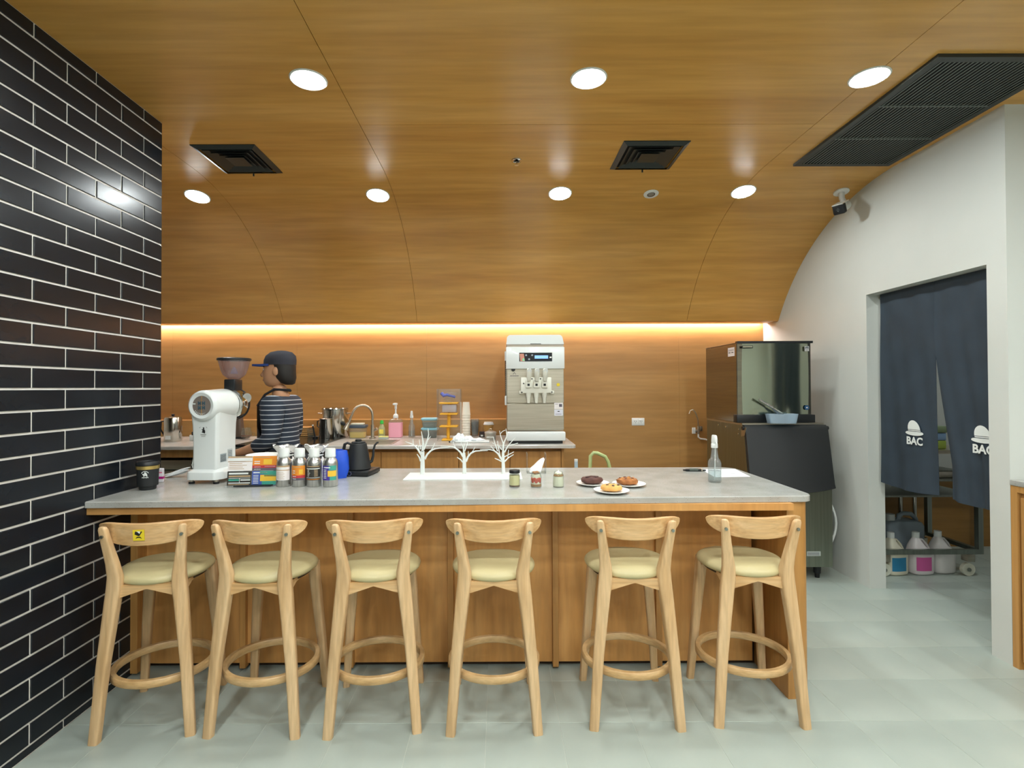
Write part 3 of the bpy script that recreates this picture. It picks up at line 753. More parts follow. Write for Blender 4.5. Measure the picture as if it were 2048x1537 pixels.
# leaflet stand
L = thing('leaflet_stand', 'acrylic stand with four printed coffee cards in orange, blue, black and white', 'leaflet stand', (-1.243, 2.60, Z0), math.radians(5))
ML = Matrix.Rotation(-.14, 4, 'X')
B().box(-.118, .118, .004, .006, .004, .150, ML).obj('back_sheet', M_ACRYL, L, smooth=0)
B().box(-.118, .118, -.035, .050, 0, .003).obj('base_sheet', M_ACRYL, L, smooth=0)
B().box(-.075, .105, -.030, .030, .0032, .0075).obj('base_strip', M_BLACK, L)
def card(name, x0, x1, z0, z1, bg, bands, label):
    ps = [(B().box(x0, x1, 0, .0008, z0, z1, ML), bg)]
    for a, b_, c, d, m in bands:
        ps.append((B().box(x0+(x1-x0)*a, x0+(x1-x0)*b_, -.0006, .0002, z0+(z1-z0)*c, z0+(z1-z0)*d, ML), m))
    return multi(name, ps, L, label=label, smooth=0)
OR, RD, YL = mat('print_orange', 'e08a2c', .5), mat('print_red', 'b8343c', .5), mat('print_yellow', 'e5b83a', .5)
GY, TL, BL, DK = mat('print_grey', '5c5660', .5), mat('print_teal', '3f9a86', .5), mat('print_blue', '3a55a2', .5), mat('print_dark', '35332f', .5)
TN, VI = mat('print_tan', 'b79c77', .6), mat('print_violet', '46368f', .5)
PW = mat('print_white', 'e6e0de', .6)
lines = lambda m, n=6, a=.06, b_=.9: [(a, a+(b_-a)*random.uniform(.6, 1), .12+.62*k/n, .12+.62*k/n+.035, m) for k in range(n)]
card('card', -.118, -.001, .076, .148, PW, [(0, 1, .90, 1, TN), (.05, .95, .70, .84, M_PRINT), (0, 1, .62, .66, TN)]+lines(TN, 5), 'white card with tan lines')
card('card', .001, .118, .076, .148, OR, [(0, 1, 0, .18, GY), (0, 1, .18, .36, RD), (.45, .8, .42, .78, YL), (.07, .72, .88, .93, TN), (.07, .3, .60, .66, PW), (.07, .3, .46, .52, PW), (.07, .34, .06, .12, M_PRINT), (.07, .34, .22, .28, M_PRINT), (.5, .95, .26, .3, PW)], 'orange card with a yellow patch')
card('card', -.118, -.001, .004, .074, DK, [(.06, .86, .78, .90, M_PRINT), (.06, .95, .60, .70, TN), (.06, .95, .50, .53, M_PRINT), (.06, .5, .32, .44, TL), (.55, .95, .34, .42, M_PRINT), (.06, .95, .14, .20, M_PRINT), (.06, .9, .05, .09, TN), (.5, .515, .2, .5, M_PRINT)], 'black card with small light print')
card('card', .001, .118, .004, .074, BL, [(.32, 1, .78, 1, TL), (.5, 1, .60, .80, TL), (.34, 1, .28, .72, YL), (.42, 1, .02, .28, TL), (.05, .62, .84, .92, M_PRINT)]+[(.05, .27, .12+.11*k, .16+.11*k, M_PRINT) for k in range(6)], 'blue card with a yellow panel')

# aluminium bottles
def bottle(x, y, label, bands, rz=0.):
    t = thing('aluminium_bottle', label, 'bottle', (x, y, Z0), rz, 'aluminium bottles beside the leaflets')
    B().lathe([(0, 0), (.033, 0), (.0365, .003), (.0365, .112), (.0345, .124), (.028, .136), (.022, .142), (.021, .150), (0, .150)], 36, cap=False).obj('body', M_ALU, t, smooth=50)
    B().lathe([(.0235, .143), (.0262, .145), (.0268, .152), (.0255, .156), (.0255, .183), (.0235, .1875), (0, .188)], 28, cap=False).obj('cap', M_WP, t, smooth=50)
    ps = []
    for a, b_, z0, z1, m in bands:
        n = max(2, int(14*(b_-a))+1); vs = []; r = .0368+.0002*len(ps)*.25
        for k in range(n+1):
            an = -PI/2+1.15*(-1+2*(a+(b_-a)*k/n)); vs.append((r*math.cos(an), r*math.sin(an)))
        bb = B().add([(*v, .033+.072*z0) for v in vs]+[(*v, .033+.072*z1) for v in vs], [(k, k+1, n+2+k, n+1+k) for k in range(n)])
        ps.append((bb, m))
    multi('wrap_label', ps, t)
bottle(-1.080, 2.604, 'aluminium bottle with white and tan label, next to the leaflet stand', [(0, 1, 0, 1, PW), (0, 1, .9, 1, TN), (0, 1, .66, .72, TN)]+[(.22, .22+random.uniform(.4, .55), .08+.09*k, .105+.09*k, TN) for k in range(6)]+[(.2, .8, .78, .84, M_PRINT)])
bottle(-1.002, 2.602, 'aluminium bottle with orange and red label, second in the row', [(0, 1, 0, 1, OR), (0, 1, 0, .16, GY), (0, 1, .16, .34, RD), (.62, .84, .42, .74, YL), (.22, .72, .88, .92, TN), (.22, .4, .62, .67, PW), (.22, .4, .48, .53, PW), (.22, .46, .24, .28, M_PRINT), (.22, .46, .08, .12, M_PRINT)])
bottle(-.9275, 2.600, 'aluminium bottle with black label, third in the row', [(0, 1, 0, 1, DK), (0, 1, .92, .97, TN), (0, 1, .76, .82, M_PRINT), (0, 1, .05, .09, OR), (0, 1, .16, .19, M_PRINT)]+[(.2, .2+random.uniform(.12, .22), .28+.1*k, .32+.1*k, M_PRINT) for k in range(5)]+[(.64, .84, .28+.1*k, .32+.1*k, TN) for k in range(5)])
bottle(-.8465, 2.598, 'aluminium bottle with blue, green and yellow label, beside the black kettle', [(0, 1, 0, 1, VI), (.55, 1, .68, 1, TL), (.6, 1, 0, .25, TL), (.48, 1, .26, .66, YL), (.2, .62, .84, .91, M_PRINT)]+[(.2, .4, .14+.11*k, .18+.11*k, M_PRINT) for k in range(6)])

# gooseneck kettle on its base
K = thing('gooseneck_kettle', 'matt black gooseneck kettle standing on its square heating base', 'kettle', (-.800, 2.945, Z0+.0305), math.radians(8))
B().lathe([(0, 0), (.072, 0), (.076, .004), (.073, .02), (.060, .10), (.050, .148), (.048, .155), (.045, .157), (0, .158)], 36, cap=False).obj('body', M_BLACKM, K, smooth=50)
ld = B().lathe([(0, .1585), (.042, .1585), (.0435, .162), (.038, .166), (0, .167)], 28, cap=False).obj('lid', M_BLACKM, K)
B().lathe([(0, .167), (.017, .167), (.02, .170), (.019, .178), (.014, .181), (0, .181)], 20, cap=False).obj('lid_knob', M_BLACK, ld)
B().tube([(.062, 0, .035), (.080, 0, .045), (.088, 0, .075), (.090, 0, .11), (.098, 0, .140), (.112, 0, .156), (.121, 0, .157)], [.0105, .0095, .008, .007, .0062, .0058, .0055], 12).obj('spout', M_BLACKM, K)
B().tube([(-.046, 0, .150), (-.066, 0, .158), (-.082, 0, .150), (-.088, 0, .12), (-.090, 0, .08), (-.088, 0, .056)], [.009, .010, .0115, .0125, .0125, .011], 12, flat=.8).obj('handle', M_BLACK, K)
K.scale = (.92, .92, .94)
KB = thing('kettle_base', 'flat square black heating base under the gooseneck kettle', 'kettle base', (-.795, 2.945, Z0), math.radians(-8))
B().rbox(-.078, .088, -.088, .092, .004, .0295, .005).obj('body', M_BLACK, KB)
B().lathe([(.008, -.0895), (.0125, -.0895), (.0125, -.0875), (.008, -.0875)], 20, Matrix.Translation((-.02, 0, .017)) @ Matrix.Rotation(-PI/2, 4, 'X'), cap=False).obj('dial', M_STEEL, KB)
B().rbox(-.07, .08, -.08, .084, 0, .005, .001, 1).obj('foot_pad', M_RUBBER, KB)
B().tube([(-.035, -.089, .012), (-.05, -.094, .006), (-.062, -.10, .0035), (-.078, -.098, .0032)], .0028, 8).obj('cord', M_BLACK, KB)

# white tree ornament
T = thing('tree_ornament', 'white cut-out ornament of three bare trees on one long base plate', 'ornament', (0, 0, Z0))
B().prism([(-.511, 2.745), (.122, 2.745), (.122, 2.970), (-.511, 2.970)], 0, .004).obj('base_plate', M_WMAT, T, smooth=0)
def tree(x0, cx, branches, y):
    b = B(); k = .3844e-3
    for j, (pts, w0, w1) in enumerate(branches):
        P = [Vector(((px-cx)*k, 0, (780-py)*k+.004)) for px, py in pts]
        # smooth the polyline a little
        Q = [P[0]]
        for a_, c_ in zip(P[:-1], P[1:]): Q += [a_.lerp(c_, .5), c_]
        R = [w0+(w1-w0)*i/(len(Q)-1) for i in range(len(Q))]
        b.tube(Q, [r*k/2 for r in R], 8, flat=1.0)
    for i, v in enumerate(b.v): b.v[i] = (v[0], max(-.0045, min(.0045, v[1])), max(v[2], .004))
    b.obj('tree', M_WMAT, T, (x0, y, 0), smooth=50)
tree(-.432, 400, [([(400, 785), (400, 560), (402, 440)], 68, 52), ([(402, 450), (410, 330), (402, 270), (383, 155)], 40, 10), ([(418, 420), (470, 290), (490, 200), (482, 115)], 30, 9), ([(475, 285), (522, 228)], 13, 8),
     ([(385, 500), (340, 430), (300, 380), (258, 345), (150, 305)], 34, 9), ([(265, 348), (262, 270)], 13, 8), ([(352, 430), (330, 340)], 14, 7), ([(372, 420), (352, 275)], 16, 8), ([(345, 375), (305, 355)], 10, 7), ([(372, 590), (350, 530), (320, 487)], 28, 12),
     ([(432, 560), (470, 490), (520, 440), (570, 415), (640, 402), (800, 386)], 34, 8), ([(520, 440), (556, 385), (578, 325)], 16, 8)], 2.912)
tree(-.197, 1008, [([(1008, 785), (1006, 580), (1000, 470)], 58, 42), ([(990, 530), (950, 465), (900, 420), (850, 388), (780, 378), (660, 374)], 32, 8), ([(880, 405), (848, 335), (878, 240)], 14, 7), ([(985, 610), (950, 570), (898, 538)], 22, 10),
     ([(1000, 480), (992, 400), (955, 312)], 26, 8), ([(998, 410), (1020, 312)], 18, 8), ([(1012, 450), (1040, 365), (1066, 300)], 20, 8), ([(1036, 375), (1070, 350), (1115, 342)], 13, 7),
     ([(1030, 600), (1060, 530), (1105, 478), (1170, 448), (1260, 442), (1352, 441)], 34, 8), ([(1120, 468), (1165, 388)], 15, 8), ([(1066, 525), (1063, 448)], 14, 9)], 2.918)
tree(.022, 1585, [([(1588, 785), (1582, 600), (1582, 470)], 56, 38), ([(1565, 580), (1510, 490), (1450, 440), (1380, 425), (1245, 425)], 32, 8), ([(1465, 450), (1430, 410), (1400, 375)], 15, 9), ([(1535, 520), (1515, 400), (1500, 298)], 20, 9), ([(1500, 450), (1460, 330), (1440, 240)], 18, 9), ([(1440, 245), (1340, 245)], 9, 7), ([(1450, 345), (1425, 325)], 9, 7), ([(1560, 430), (1515, 365), (1480, 355)], 16, 8),
     ([(1560, 600), (1510, 575), (1458, 553)], 20, 10), ([(1580, 480), (1586, 350), (1638, 230), (1625, 120)], 30, 9), ([(1588, 350), (1550, 240), (1530, 150)], 18, 8), ([(1540, 200), (1575, 160), (1618, 142)], 9, 7), ([(1636, 235), (1650, 160)], 10, 6),
     ([(1600, 470), (1650, 380), (1690, 330), (1765, 250)], 24, 8), ([(1655, 375), (1720, 355), (1800, 333)], 14, 8), ([(1600, 535), (1740, 460)], 18, 9), ([(1605, 600), (1660, 545), (1735, 500)], 22, 9), ([(1650, 545), (1662, 430)], 13, 9)], 2.915)

# napkin holder
t = thing('napkin_holder', 'clear acrylic holder with a wedge of white napkins', 'napkin holder', (.212, 2.985, Z0))
for x0, x1 in ((-.056, -.0525), (.050, .0535)): B().box(x0, x1, -.045, .045, .003, .112).obj('side_sheet', M_ACRYL, t, smooth=0)
B().box(-.056, .0535, -.045, .045, 0, .003).obj('base_sheet', M_ACRYL, t, smooth=0)
pl = [(-.040, .004), (.022, .004), (.046, .080), (.030, .074), (.012, .060), (-.012, .036), (-.034, .018)]
for k in range(5): B().prism(pl, -.04+.016*k, -.027+.016*k, RX90).obj('napkin', mat('napkin_white', 'eef0ee', .8), t, smooth=0)

# dessert jars
def jar(x, y, label, prof_in, m_in, extra, lid=None):
    t = thing('dessert_jar', label, 'jar', (x, y, Z0), 0, 'dessert jars on the bar')
    B().lathe([(0, 0), (.024, 0), (.0275, .003), (.0275, .050), (.025, .060), (.022, .066), (.0225, .074), (.0208, .074), (.0205, .066), (.0235, .059), (.0258, .050), (.0258, .004), (0, .003)], 28, cap=False).obj('glass', M_GLASS, t, smooth=50)
    if m_in: B().lathe(prof_in, 28, cap=False).obj('cream', m_in, t, smooth=50)
    if lid: B().lathe([(.0232, .068), (.0262, .068), (.0265, .080), (.025, .083), (0, .0835)], 28, cap=False).obj('lid', lid, t, smooth=50)
    extra(t)
CUS = mat('custard', 'e8d9a6', .4); CRM = mat('cream_white', 'efe8d2', .5); CAR = mat('caramel', '6a3d1c', .35); STW = mat('strawberry', 'd0523f', .4); CRB = mat('crumble', 'b08050', .8)
jar(.074, 2.555, 'small glass jar of yellow custard with a black lid', [(0, .010), (.0255, .010), (.0255, .050), (.0232, .058), (0, .059)], CUS,
    lambda t: B().lathe([(0, .0035), (.0253, .0035), (.0255, .0098), (0, .0098)], 28, cap=False).obj('caramel', CAR, t), M_BLACK)
def strawberry(t):
    for k in range(9):
        a = PI*(1.1+.8*k/8); z = (.038, .030, .036)[k % 3]
        b = B().sphere((0, 0, 0), (.0085, .003, .0105), 12, 7)
        o = b.obj('strawberry_slice', STW, t); o.location = (.0225*math.cos(a), .0225*math.sin(a), z); o.rotation_euler = (0, .3*(-1)**k, a+PI/2)
    B().lathe([(0, .0035), (.0253, .0035), (.0255, .014), (0, .014)], 28, cap=False).obj('sponge', CRB, t)
    for k in range(6):
        o = B().sphere((0, 0, 0), (.009, .006, .005), 9, 6).obj('crumb', mat('crumb_brown', '9a6a40', .8), t); o.location = (.010*math.cos(k*1.05), .010*math.sin(k*1.05), .068+.003*(k % 2))
jar(.180, 2.553, 'small open glass jar layered with strawberries, cream and crumble', [(0, .0145), (.0222, .0145), (.0222, .050), (.020, .060), (0, .061)], CRM, strawberry)
def meringue(t):
    B().lathe([(.0, .053), (.0238, .053), (.0222, .060), (0, .061)], 28, cap=False).obj('crumble_layer', CRB, t)
    for k in range(6):
        a = k*PI/3; o = B().lathe([(0, 0), (.0068, .001), (.0075, .004), (.004, .009), (0, .013)], 12, cap=False).obj('meringue', CRM, t); o.location = (.0115*math.cos(a), .0115*math.sin(a), .061)
    o = B().lathe([(0, 0), (.0078, .001), (.008, .005), (.004, .012), (0, .018)], 12, cap=False).obj('meringue', CRM, t); o.location = (0, 0, .064)
jar(.290, 2.551, 'small open glass jar of pale cream topped with meringue and crumble', [(0, .004), (.0255, .004), (.0255, .048), (.0245, .052), (0, .0525)], CRM, meringue)

# biscuits on plates
def plate(x, y, label):
    o = B().lathe([(0, 0), (.048, 0), (.052, .003), (.078, .010), (.082, .0125), (.0815, .0145), (.076, .0128), (.050, .0062), (0, .006)], 40, cap=False).obj('side_plate', M_PORC, None, (x, y, Z0), smooth=50)
    return tag(o, label, 'plate', 'small plates with cookies')
def cookie(x, y, label, m, rx, ry, h, amp, fr, seed):
    t = thing('cookie', label, 'cookie', (x, y, Z0+.0068), 0, 'cookies on the small plates')
    b = B().sphere((0, 0, 0), 1., 36, 18)
    for i, v in enumerate(b.v):
        v = Vector(v); nz = noise.noise(v*fr+Vector((seed, 0, 0)))*.6+noise.noise(v*fr*2.3+Vector((seed, 3, 0)))*.4
        k = 1+amp*nz; zz = math.copysign(abs(v.z)**.7, v.z)
        b.v[i] = (v.x*rx*k, v.y*ry*k, max(0, zz*h*.5*(1+amp*1.5*nz)+h*.5))
    b.obj('dough', m, t, smooth=70); return t
plate(.466, 2.590, 'small white plate under the dark chocolate cookie'); plate(.519, 2.405, 'small white plate under the pale chip cookie, nearest the viewer'); plate(.640, 2.565, 'small white plate under the chunky nut cookie')
ck = cookie(.462, 2.590, 'dark brown chocolate cookie on the plate nearest the jars', noisy('choc_dough', '4a2a22', '5b352b', 30, .7, bump=.3), .053, .045, .038, .16, 2.2, 1)
for k in range(5):
    o = B().sphere((0, 0, 0), (.012, .007, .004), 10, 6).obj('chocolate_chunk', mat('choc_chunk', '3a1d1a', .4), ck); o.location = (-.024+.012*k, -.016+.010*(k % 3), .0355+.001*(k % 2)); o.rotation_euler = (0, 0, k)
ck = cookie(.519, 2.405, 'pale golden cookie with few chocolate chips on the front plate', noisy('plain_dough', 'c8924c', 'd8a862', 24, .75, bump=.3), .050, .045, .032, .08, 2.0, 5)
for k, (dx, dy) in enumerate(((-.020, -.008), (.014, .012), (.002, -.028), (-.006, .016), (.028, -.014))):
    o = B().sphere((0, 0, 0), (.008, .006, .004), 10, 6).obj('chocolate_chip', mat('choc_chip', '5e4a36', .5), ck); o.location = (dx, dy, .0300); o.rotation_euler = (0, 0, k)
ck = cookie(.632, 2.565, 'rugged brown cookie with nut chunks on the right plate', noisy('nut_dough', '8a5227', 'a86a34', 30, .75, bump=.4), .050, .043, .034, .26, 3.4, 9)
for k in range(13):
    a = k*2.4; r = .040*math.sqrt((k+.5)/13)
    o = B().rbox(-.007, .007, -.006, .006, -.006, .006, .002, 1).obj('nut_chunk', (mat('nut_a', 'b57a3e', .7), mat('nut_b', '5a3020', .6))[k % 2], ck); o.location = (r*math.cos(a), r*math.sin(a)*.85, .0345-.22*r); o.rotation_euler = (.4*math.sin(k), .5*math.cos(k), a)

# cutter, spray bottle, paper
t = thing('box_cutter', 'black and silver folding cutter lying near the back edge of the bar', 'cutter', (1.128, 3.0, Z0), -.05)
B().rbox(-.050, .048, -.010, .010, 0, .014, .004).obj('handle', M_BLACK, t); B().rbox(-.030, .020, -.012, -.004, .003, .018, .003).obj('grip', mat('cutter_grey', '5a625c', .4, .4), t)
B().box(.046, .064, -.007, .007, .003, .010).obj('blade_end', M_BLACKM, t); B().rbox(.036, .046, -.0105, .0105, .001, .016, .002, 1).obj('collar', M_STEEL, t); B().rbox(-.064, -.049, -.006, .006, .003, .011, .002, 1).obj('tail', M_BLACK, t)
def sprayer(name, x, y, z, h, r, label, water=True, rz=0.):
    t = thing(name, label, 'spray bottle', (x, y, z), rz); k = h/.241
    B().lathe([(0, 0), (r*.9, 0), (r, .006*k), (r, .052*k), (r*.97, .058*k), (r, .064*k), (r, .098*k), (r*.86, .112*k), (r*.60, .124*k), (r*.50, .150*k), (r*.42, .172*k), (r*.40, .178*k),
               (r*.36, .178*k), (r*.38, .170*k), (r*.46, .149*k), (r*.56, .124*k), (r*.94, .096*k), (r*.94, .008*k), (0, .005*k)], 28, cap=False).obj('bottle', M_ACRYL, t, smooth=50)
    if water: B().lathe([(0, .0055*k), (r*.93, .0085*k), (r*.93, .060*k), (0, .060*k)], 24, cap=False).obj('liquid', clear('water', 'eef4f4', .03, 'e4ecec', fres=1.2), t)
    B().cyl((0, 0, .012*k), (.004, 0, .176*k), .0022, n=8).obj('dip_tube', M_WP, t)
    hd = B(); hd.lathe([(r*.50, .176*k), (r*.52, .178*k), (r*.50, .196*k), (r*.42, .200*k)], 20)
    hd.loft([sup(0, .0, z_*k, r*hx_, r*hy_, 12, 3) for z_, hx_, hy_ in ((.198, .40, .42), (.21, .40, .62), (.222, .34, .66), (.236, .30, .60), (.241, .22, .5))])
    hd.obj('spray_head', M_WP, t, smooth=45)
    B().tube([(0, -r*.55, .212*k), (0, -r*.85, .20*k), (0, -r*.75, .182*k)], r*.11, 8).obj('trigger', M_WP, t)
    return t
sprayer('spray_bottle', 1.103, 2.655, Z0, .241, .0325, 'clear spray bottle with white trigger head standing on the bar by the paper')
o = B().add([(1.214-.02, 3.074, 0), (1.400, 3.078, 0), (1.362, 2.811, 0), (1.165, 2.80, 0), (1.194, 3.074, .0006), (1.400, 3.078, .0006), (1.362, 2.811, .0006), (1.165, 2.80, .0006)],
            [(0, 1, 2, 3), (7, 6, 5, 4), (0, 4, 5, 1), (1, 5, 6, 2), (2, 6, 7, 3), (3, 7, 4, 0)])
pp = multi('paper_sheet', [(o, mat('paper', 'e9edf0', .7)), (B().box(1.30, 1.335, 2.90, 2.905, .0006, .0009), GY), (B().box(1.305, 1.325, 2.912, 2.916, .0006, .0009), GY)], None, (0, 0, Z0))
tag(pp, 'white sheet of paper lying on the right end of the bar', 'paper')

# bits behind the bottles
pb = B().lathe([(0, 0), (.05, 0), (.06, .012), (.095, .095), (.099, .107), (.096, .110), (.056, .018), (0, .014)], 36, cap=False).obj('serving_bowl', M_PORC, None, (-1.355, 2.99, Z0), smooth=50)
tag(pb, 'deep white bowl behind the leaflet stand', 'bowl')
M_COW = noisy('cow_print', '1b1b1b', 'ece9e4', 13, .6, pos=(.488, .503))
for k, (x, rr, lb) in enumerate(((-1.18, .1, 'cow print pouch with frilled top behind the first aluminium bottle'), (-1.012, -.15, 'cow print pouch with frilled top behind the third aluminium bottle'))):
    t = thing('gift_pouch', lb, 'pouch', (x, 2.86, Z0), rr, 'cow print pouches behind the bottles')
    S = []
    for z, w, dd in ((0, .050, .030), (.03, .062, .042), (.08, .060, .040), (.115, .040, .024), (.13, .036, .020), (.150, .050, .030), (.172, .066, .036)):
        S.append([(w*math.cos(2*PI*q/28)*(1+(.12*math.sin(7*2*PI*q/28) if z > .12 else 0)), dd*math.sin(2*PI*q/28), z+(.010*math.sin(5*2*PI*q/28) if z > .16 else 0)) for q in range(28)])
    B().loft(S).obj('pouch', M_COW, t, smooth=60)
    B().tube([(.041*math.cos(2*PI*q/16), .026*math.sin(2*PI*q/16), .122) for q in range(16)], .004, 8, closed=True).obj('tie', M_WP, t)
t = thing('blue_bag', 'bright blue plastic bag behind the fourth bottle and kettle', 'bag', (-.885, 2.83, Z0))
S = [[(w*math.cos(2*PI*q/20)*(1+.1*math.sin(3*q+z*50)), dd*math.sin(2*PI*q/20), z) for q in range(20)] for z, w, dd in ((0, .05, .03), (.05, .062, .036), (.11, .058, .03), (.15, .05, .018))]
B().loft(S).obj('bag', mat('bright_blue', '1f50c8', .4), t, smooth=60); B().box(-.03, .03, -.004, .004, .148, .156).obj('seam', mat('bright_blue2', '1843ad', .4), t)

# ------------------------------------------------------------------ back counter
ZB = .96
bc = thing('back_cabinet', 'wood base cabinets with tall doors under the back worktop', 'cabinet', (0, 0, 0))
B().box(-1.34, .500, 4.05, 4.80, .10, .932).obj('carcass', M_CAB, bc, smooth=0)
B().box(-1.34, .500, 4.10, 4.78, 0, .10).obj('plinth', mat('dark_kick', '3d2c20', .6), bc, smooth=0)
B().box(.482, .502, 4.03, 4.80, .0, .934).obj('side_panel', M_POST, bc, smooth=0)
dx = [-1.34, -.92, -.316, .082, .480]
for a_, b_ in zip(dx[:-1], dx[1:]): B().rbox(a_+.003, b_-.003, 4.03, 4.05, .10, .905, .001, 1).obj('door', M_CAB, bc, smooth=0)
wt = B()
wt.loft(eased(round_poly([(-3.5, 3.965), (.588, 3.965), (.588, 4.80), (-3.5, 4.80)], [0.002, .035, .002, .002]), .9345, ZB, .004))
o = wt.obj('back_worktop', stone('stone_back', 'bcb8b1', 'b3afa7', '857f77', 'd8d6d0', .22), smooth=30); tag(o, 'grey stone worktop along the back wall carrying the ice cream machine', 'worktop')
# sink basin let into the worktop
sk_ = thing('sink', 'small stainless sink let into the back worktop under the curved tap', 'sink', (-1.01, 4.22, ZB))
rim = B()
for a_, b_, c_, d_ in ((-.17, .17, -.17, -.155), (-.17, .17, .155, .17), (-.17, -.155, -.155, .155), (.155, .17, -.155, .155)): rim.box(a_, b_, c_, d_, .0003, .003)
rim.obj('rim', M_STEEL, sk_, smooth=0); B().box(-.155, .155, -.155, .155, .0003, .0012).obj('basin', M_STEELD, sk_, smooth=0)
for k in range(5): B().box(-.15, .15, -.12+.055*k, -.112+.055*k, .0012, .004).obj('grid_bar', M_STEEL, sk_, smooth=0)
# induction range left of the sink
ra = thing('induction_range', 'black topped cooking range with stainless front in the back counter', 'range', (0, 0, 0))
B().box(-2.02, -1.372, 3.93, 4.62, ZB+.0004, ZB+.012).obj('glass_top', mat('black_glass', '111214', .12), ra, smooth=0)
B().box(-2.02, -1.372, 3.925, 3.96, .86, ZB-.001).obj('control_strip', M_STEELD, ra, smooth=0)
B().box(-2.0, -1.39, 3.945, 3.96, .12, .85).obj('oven_door', mat('oven_black', '2a2624', .3), ra, smooth=0)
B().tube([(-1.95, 3.94, .80), (-1.95, 3.915, .80), (-1.44, 3.915, .80), (-1.44, 3.94, .80)], .009, 10).obj('door_handle', M_STEEL, ra)
B().box(-2.02, -1.36, 3.97, 4.78, .02, .93).obj('body', M_STEELD, ra, smooth=0)
fr = thing('undercounter_fridge', 'stainless undercounter drawer fridge at the far left of the back counter', 'fridge', (0, 0, 0))
B().box(-3.5, -2.06, 4.06, 4.78, .04, .83).obj('body', M_STEELD, fr, smooth=0)
B().box(-3.5, -2.06, 4.04, 4.075, .865, .932).obj('wood_rail', M_CAB, fr, smooth=0)
for a_, b_ in ((.775, .845), (.50, .765), (.10, .49)): B().rbox(-3.48, -2.07, 4.035, 4.058, a_, b_, .004).obj('drawer', M_STEEL, fr)

def tagd(t, *parts):
    for nm, b, m in parts: b.obj(nm, m, t)
# far left: tall steel coffee urn/jug, power strip, sockets
t = thing('steel_jug', 'polished steel lidded jug at the left end of the back counter', 'jug', (-2.742, 4.36, ZB+.001))
B().lathe([(0, 0), (.064, 0), (.066, .003), (.066, .185), (.060, .200), (.02, .212), (0, .214)], 32, cap=False).obj('body', M_MIRROR, t, smooth=50)
B().lathe([(0, .213), (.012, .214), (.013, .226), (0, .230)], 16, cap=False).obj('lid_knob', M_BLACK, t)
B().tube([(-.064, 0, .17), (-.10, 0, .165), (-.105, 0, .10), (-.066, 0, .04)], .007, 10).obj('handle', M_BLACK, t)
B().box(-.024, .022, -.0665, -.0655, .02, .05).obj('price_tag', M_WP, t, smooth=0)
def socket(x, y, z, w, label, dirs=True):
    t = thing('wall_socket', label, 'socket', (x, y, z))
    B().rbox(-w/2, w/2, -.008, 0, -.036, .036, .003).obj('plate', M_WP, t)
    for sx in (-w*.22, w*.22):
        f_ = B().rbox(sx-w*.17, sx+w*.17, -.0105, -.006, -.022, .022, .002, 1).obj('outlet', M_WP, t)
        for q in (-.008, .008): B().box(sx+q-.0018, sx+q+.0018, -.011, -.0104, .0, .009).obj('slot', M_BLACK, f_, smooth=0)
        B().cyl((sx, -.011, -.009), (sx, -.0104, -.009), .003, n=10).obj('slot', M_BLACK, f_)
    return t
socket(1.340, YB, 1.067, .122, 'white double wall socket on the wood wall left of the ice machine')
socket(-2.70, 4.799, 1.035, .12, 'white wall socket above the worktop behind the steel jug')
t = thing('power_strip', 'white power adaptor box with black plugs beside the steel jug', 'power strip', (-2.55, 4.42, ZB+.001))
B().rbox(-.075, .075, -.03, .03, 0, .05, .006).obj('body', M_WP, t); B().rbox(-.055, -.005, -.032, .012, .045, .075, .005).obj('plug', M_BLACK, t); B().box(-.03, .04, -.0312, -.0295, .014, .021).obj('slot', M_BLACK, t)
B().tube([(-.03, .01, .07), (-.05, .06, .11), (-.09, .2, .12), (-.12, .36, .11)], .004, 8).obj('cord', M_BLACK, t)
t = thing('brown_canister', 'tall tapered dark brown grinder stand behind the white grinder', 'canister', (-2.315, 4.60, ZB+.001))
b = B(); b.loft([sup(0, 0, z, w, w, 16, 5) for z, w in ((0, .042), (.02, .046), (.21, .030), (.215, .028))]); b.obj('body', M_DKBR, t)
b = B(); b.loft([sup(0, 0, z, w, w, 16, 5) for z, w in ((.2152, .034), (.228, .034), (.234, .02))]); b.obj('lid', M_BLACK, t)
B().rbox(-.08, .075, -.06, .06, 0, .014, .004).obj('foot_plate', M_BLACK, t)
t = thing('glass_server', 'small round glass coffee server with handle on the back counter', 'glass', (-2.195, 4.50, ZB+.013))
B().lathe([(0, 0), (.034, 0), (.045, .014), (.047, .03), (.040, .06), (.037, .078), (.040, .088), (.0385, .088), (.0355, .078), (.0385, .06), (.0452, .03), (.043, .015), (0, .003)], 28, cap=False).obj('glass', M_GLASS, t, smooth=50)
B().lathe([(0, .0035), (.042, .0148), (.044, .022), (0, .022)], 24, cap=False).obj('coffee', mat('coffee', '7a3f1e', .2), t); B().tube([(.044, 0, .05), (.07, 0, .045), (.072, 0, .02), (.05, 0, .012)], .0045, 8).obj('handle', M_GLASS, t)
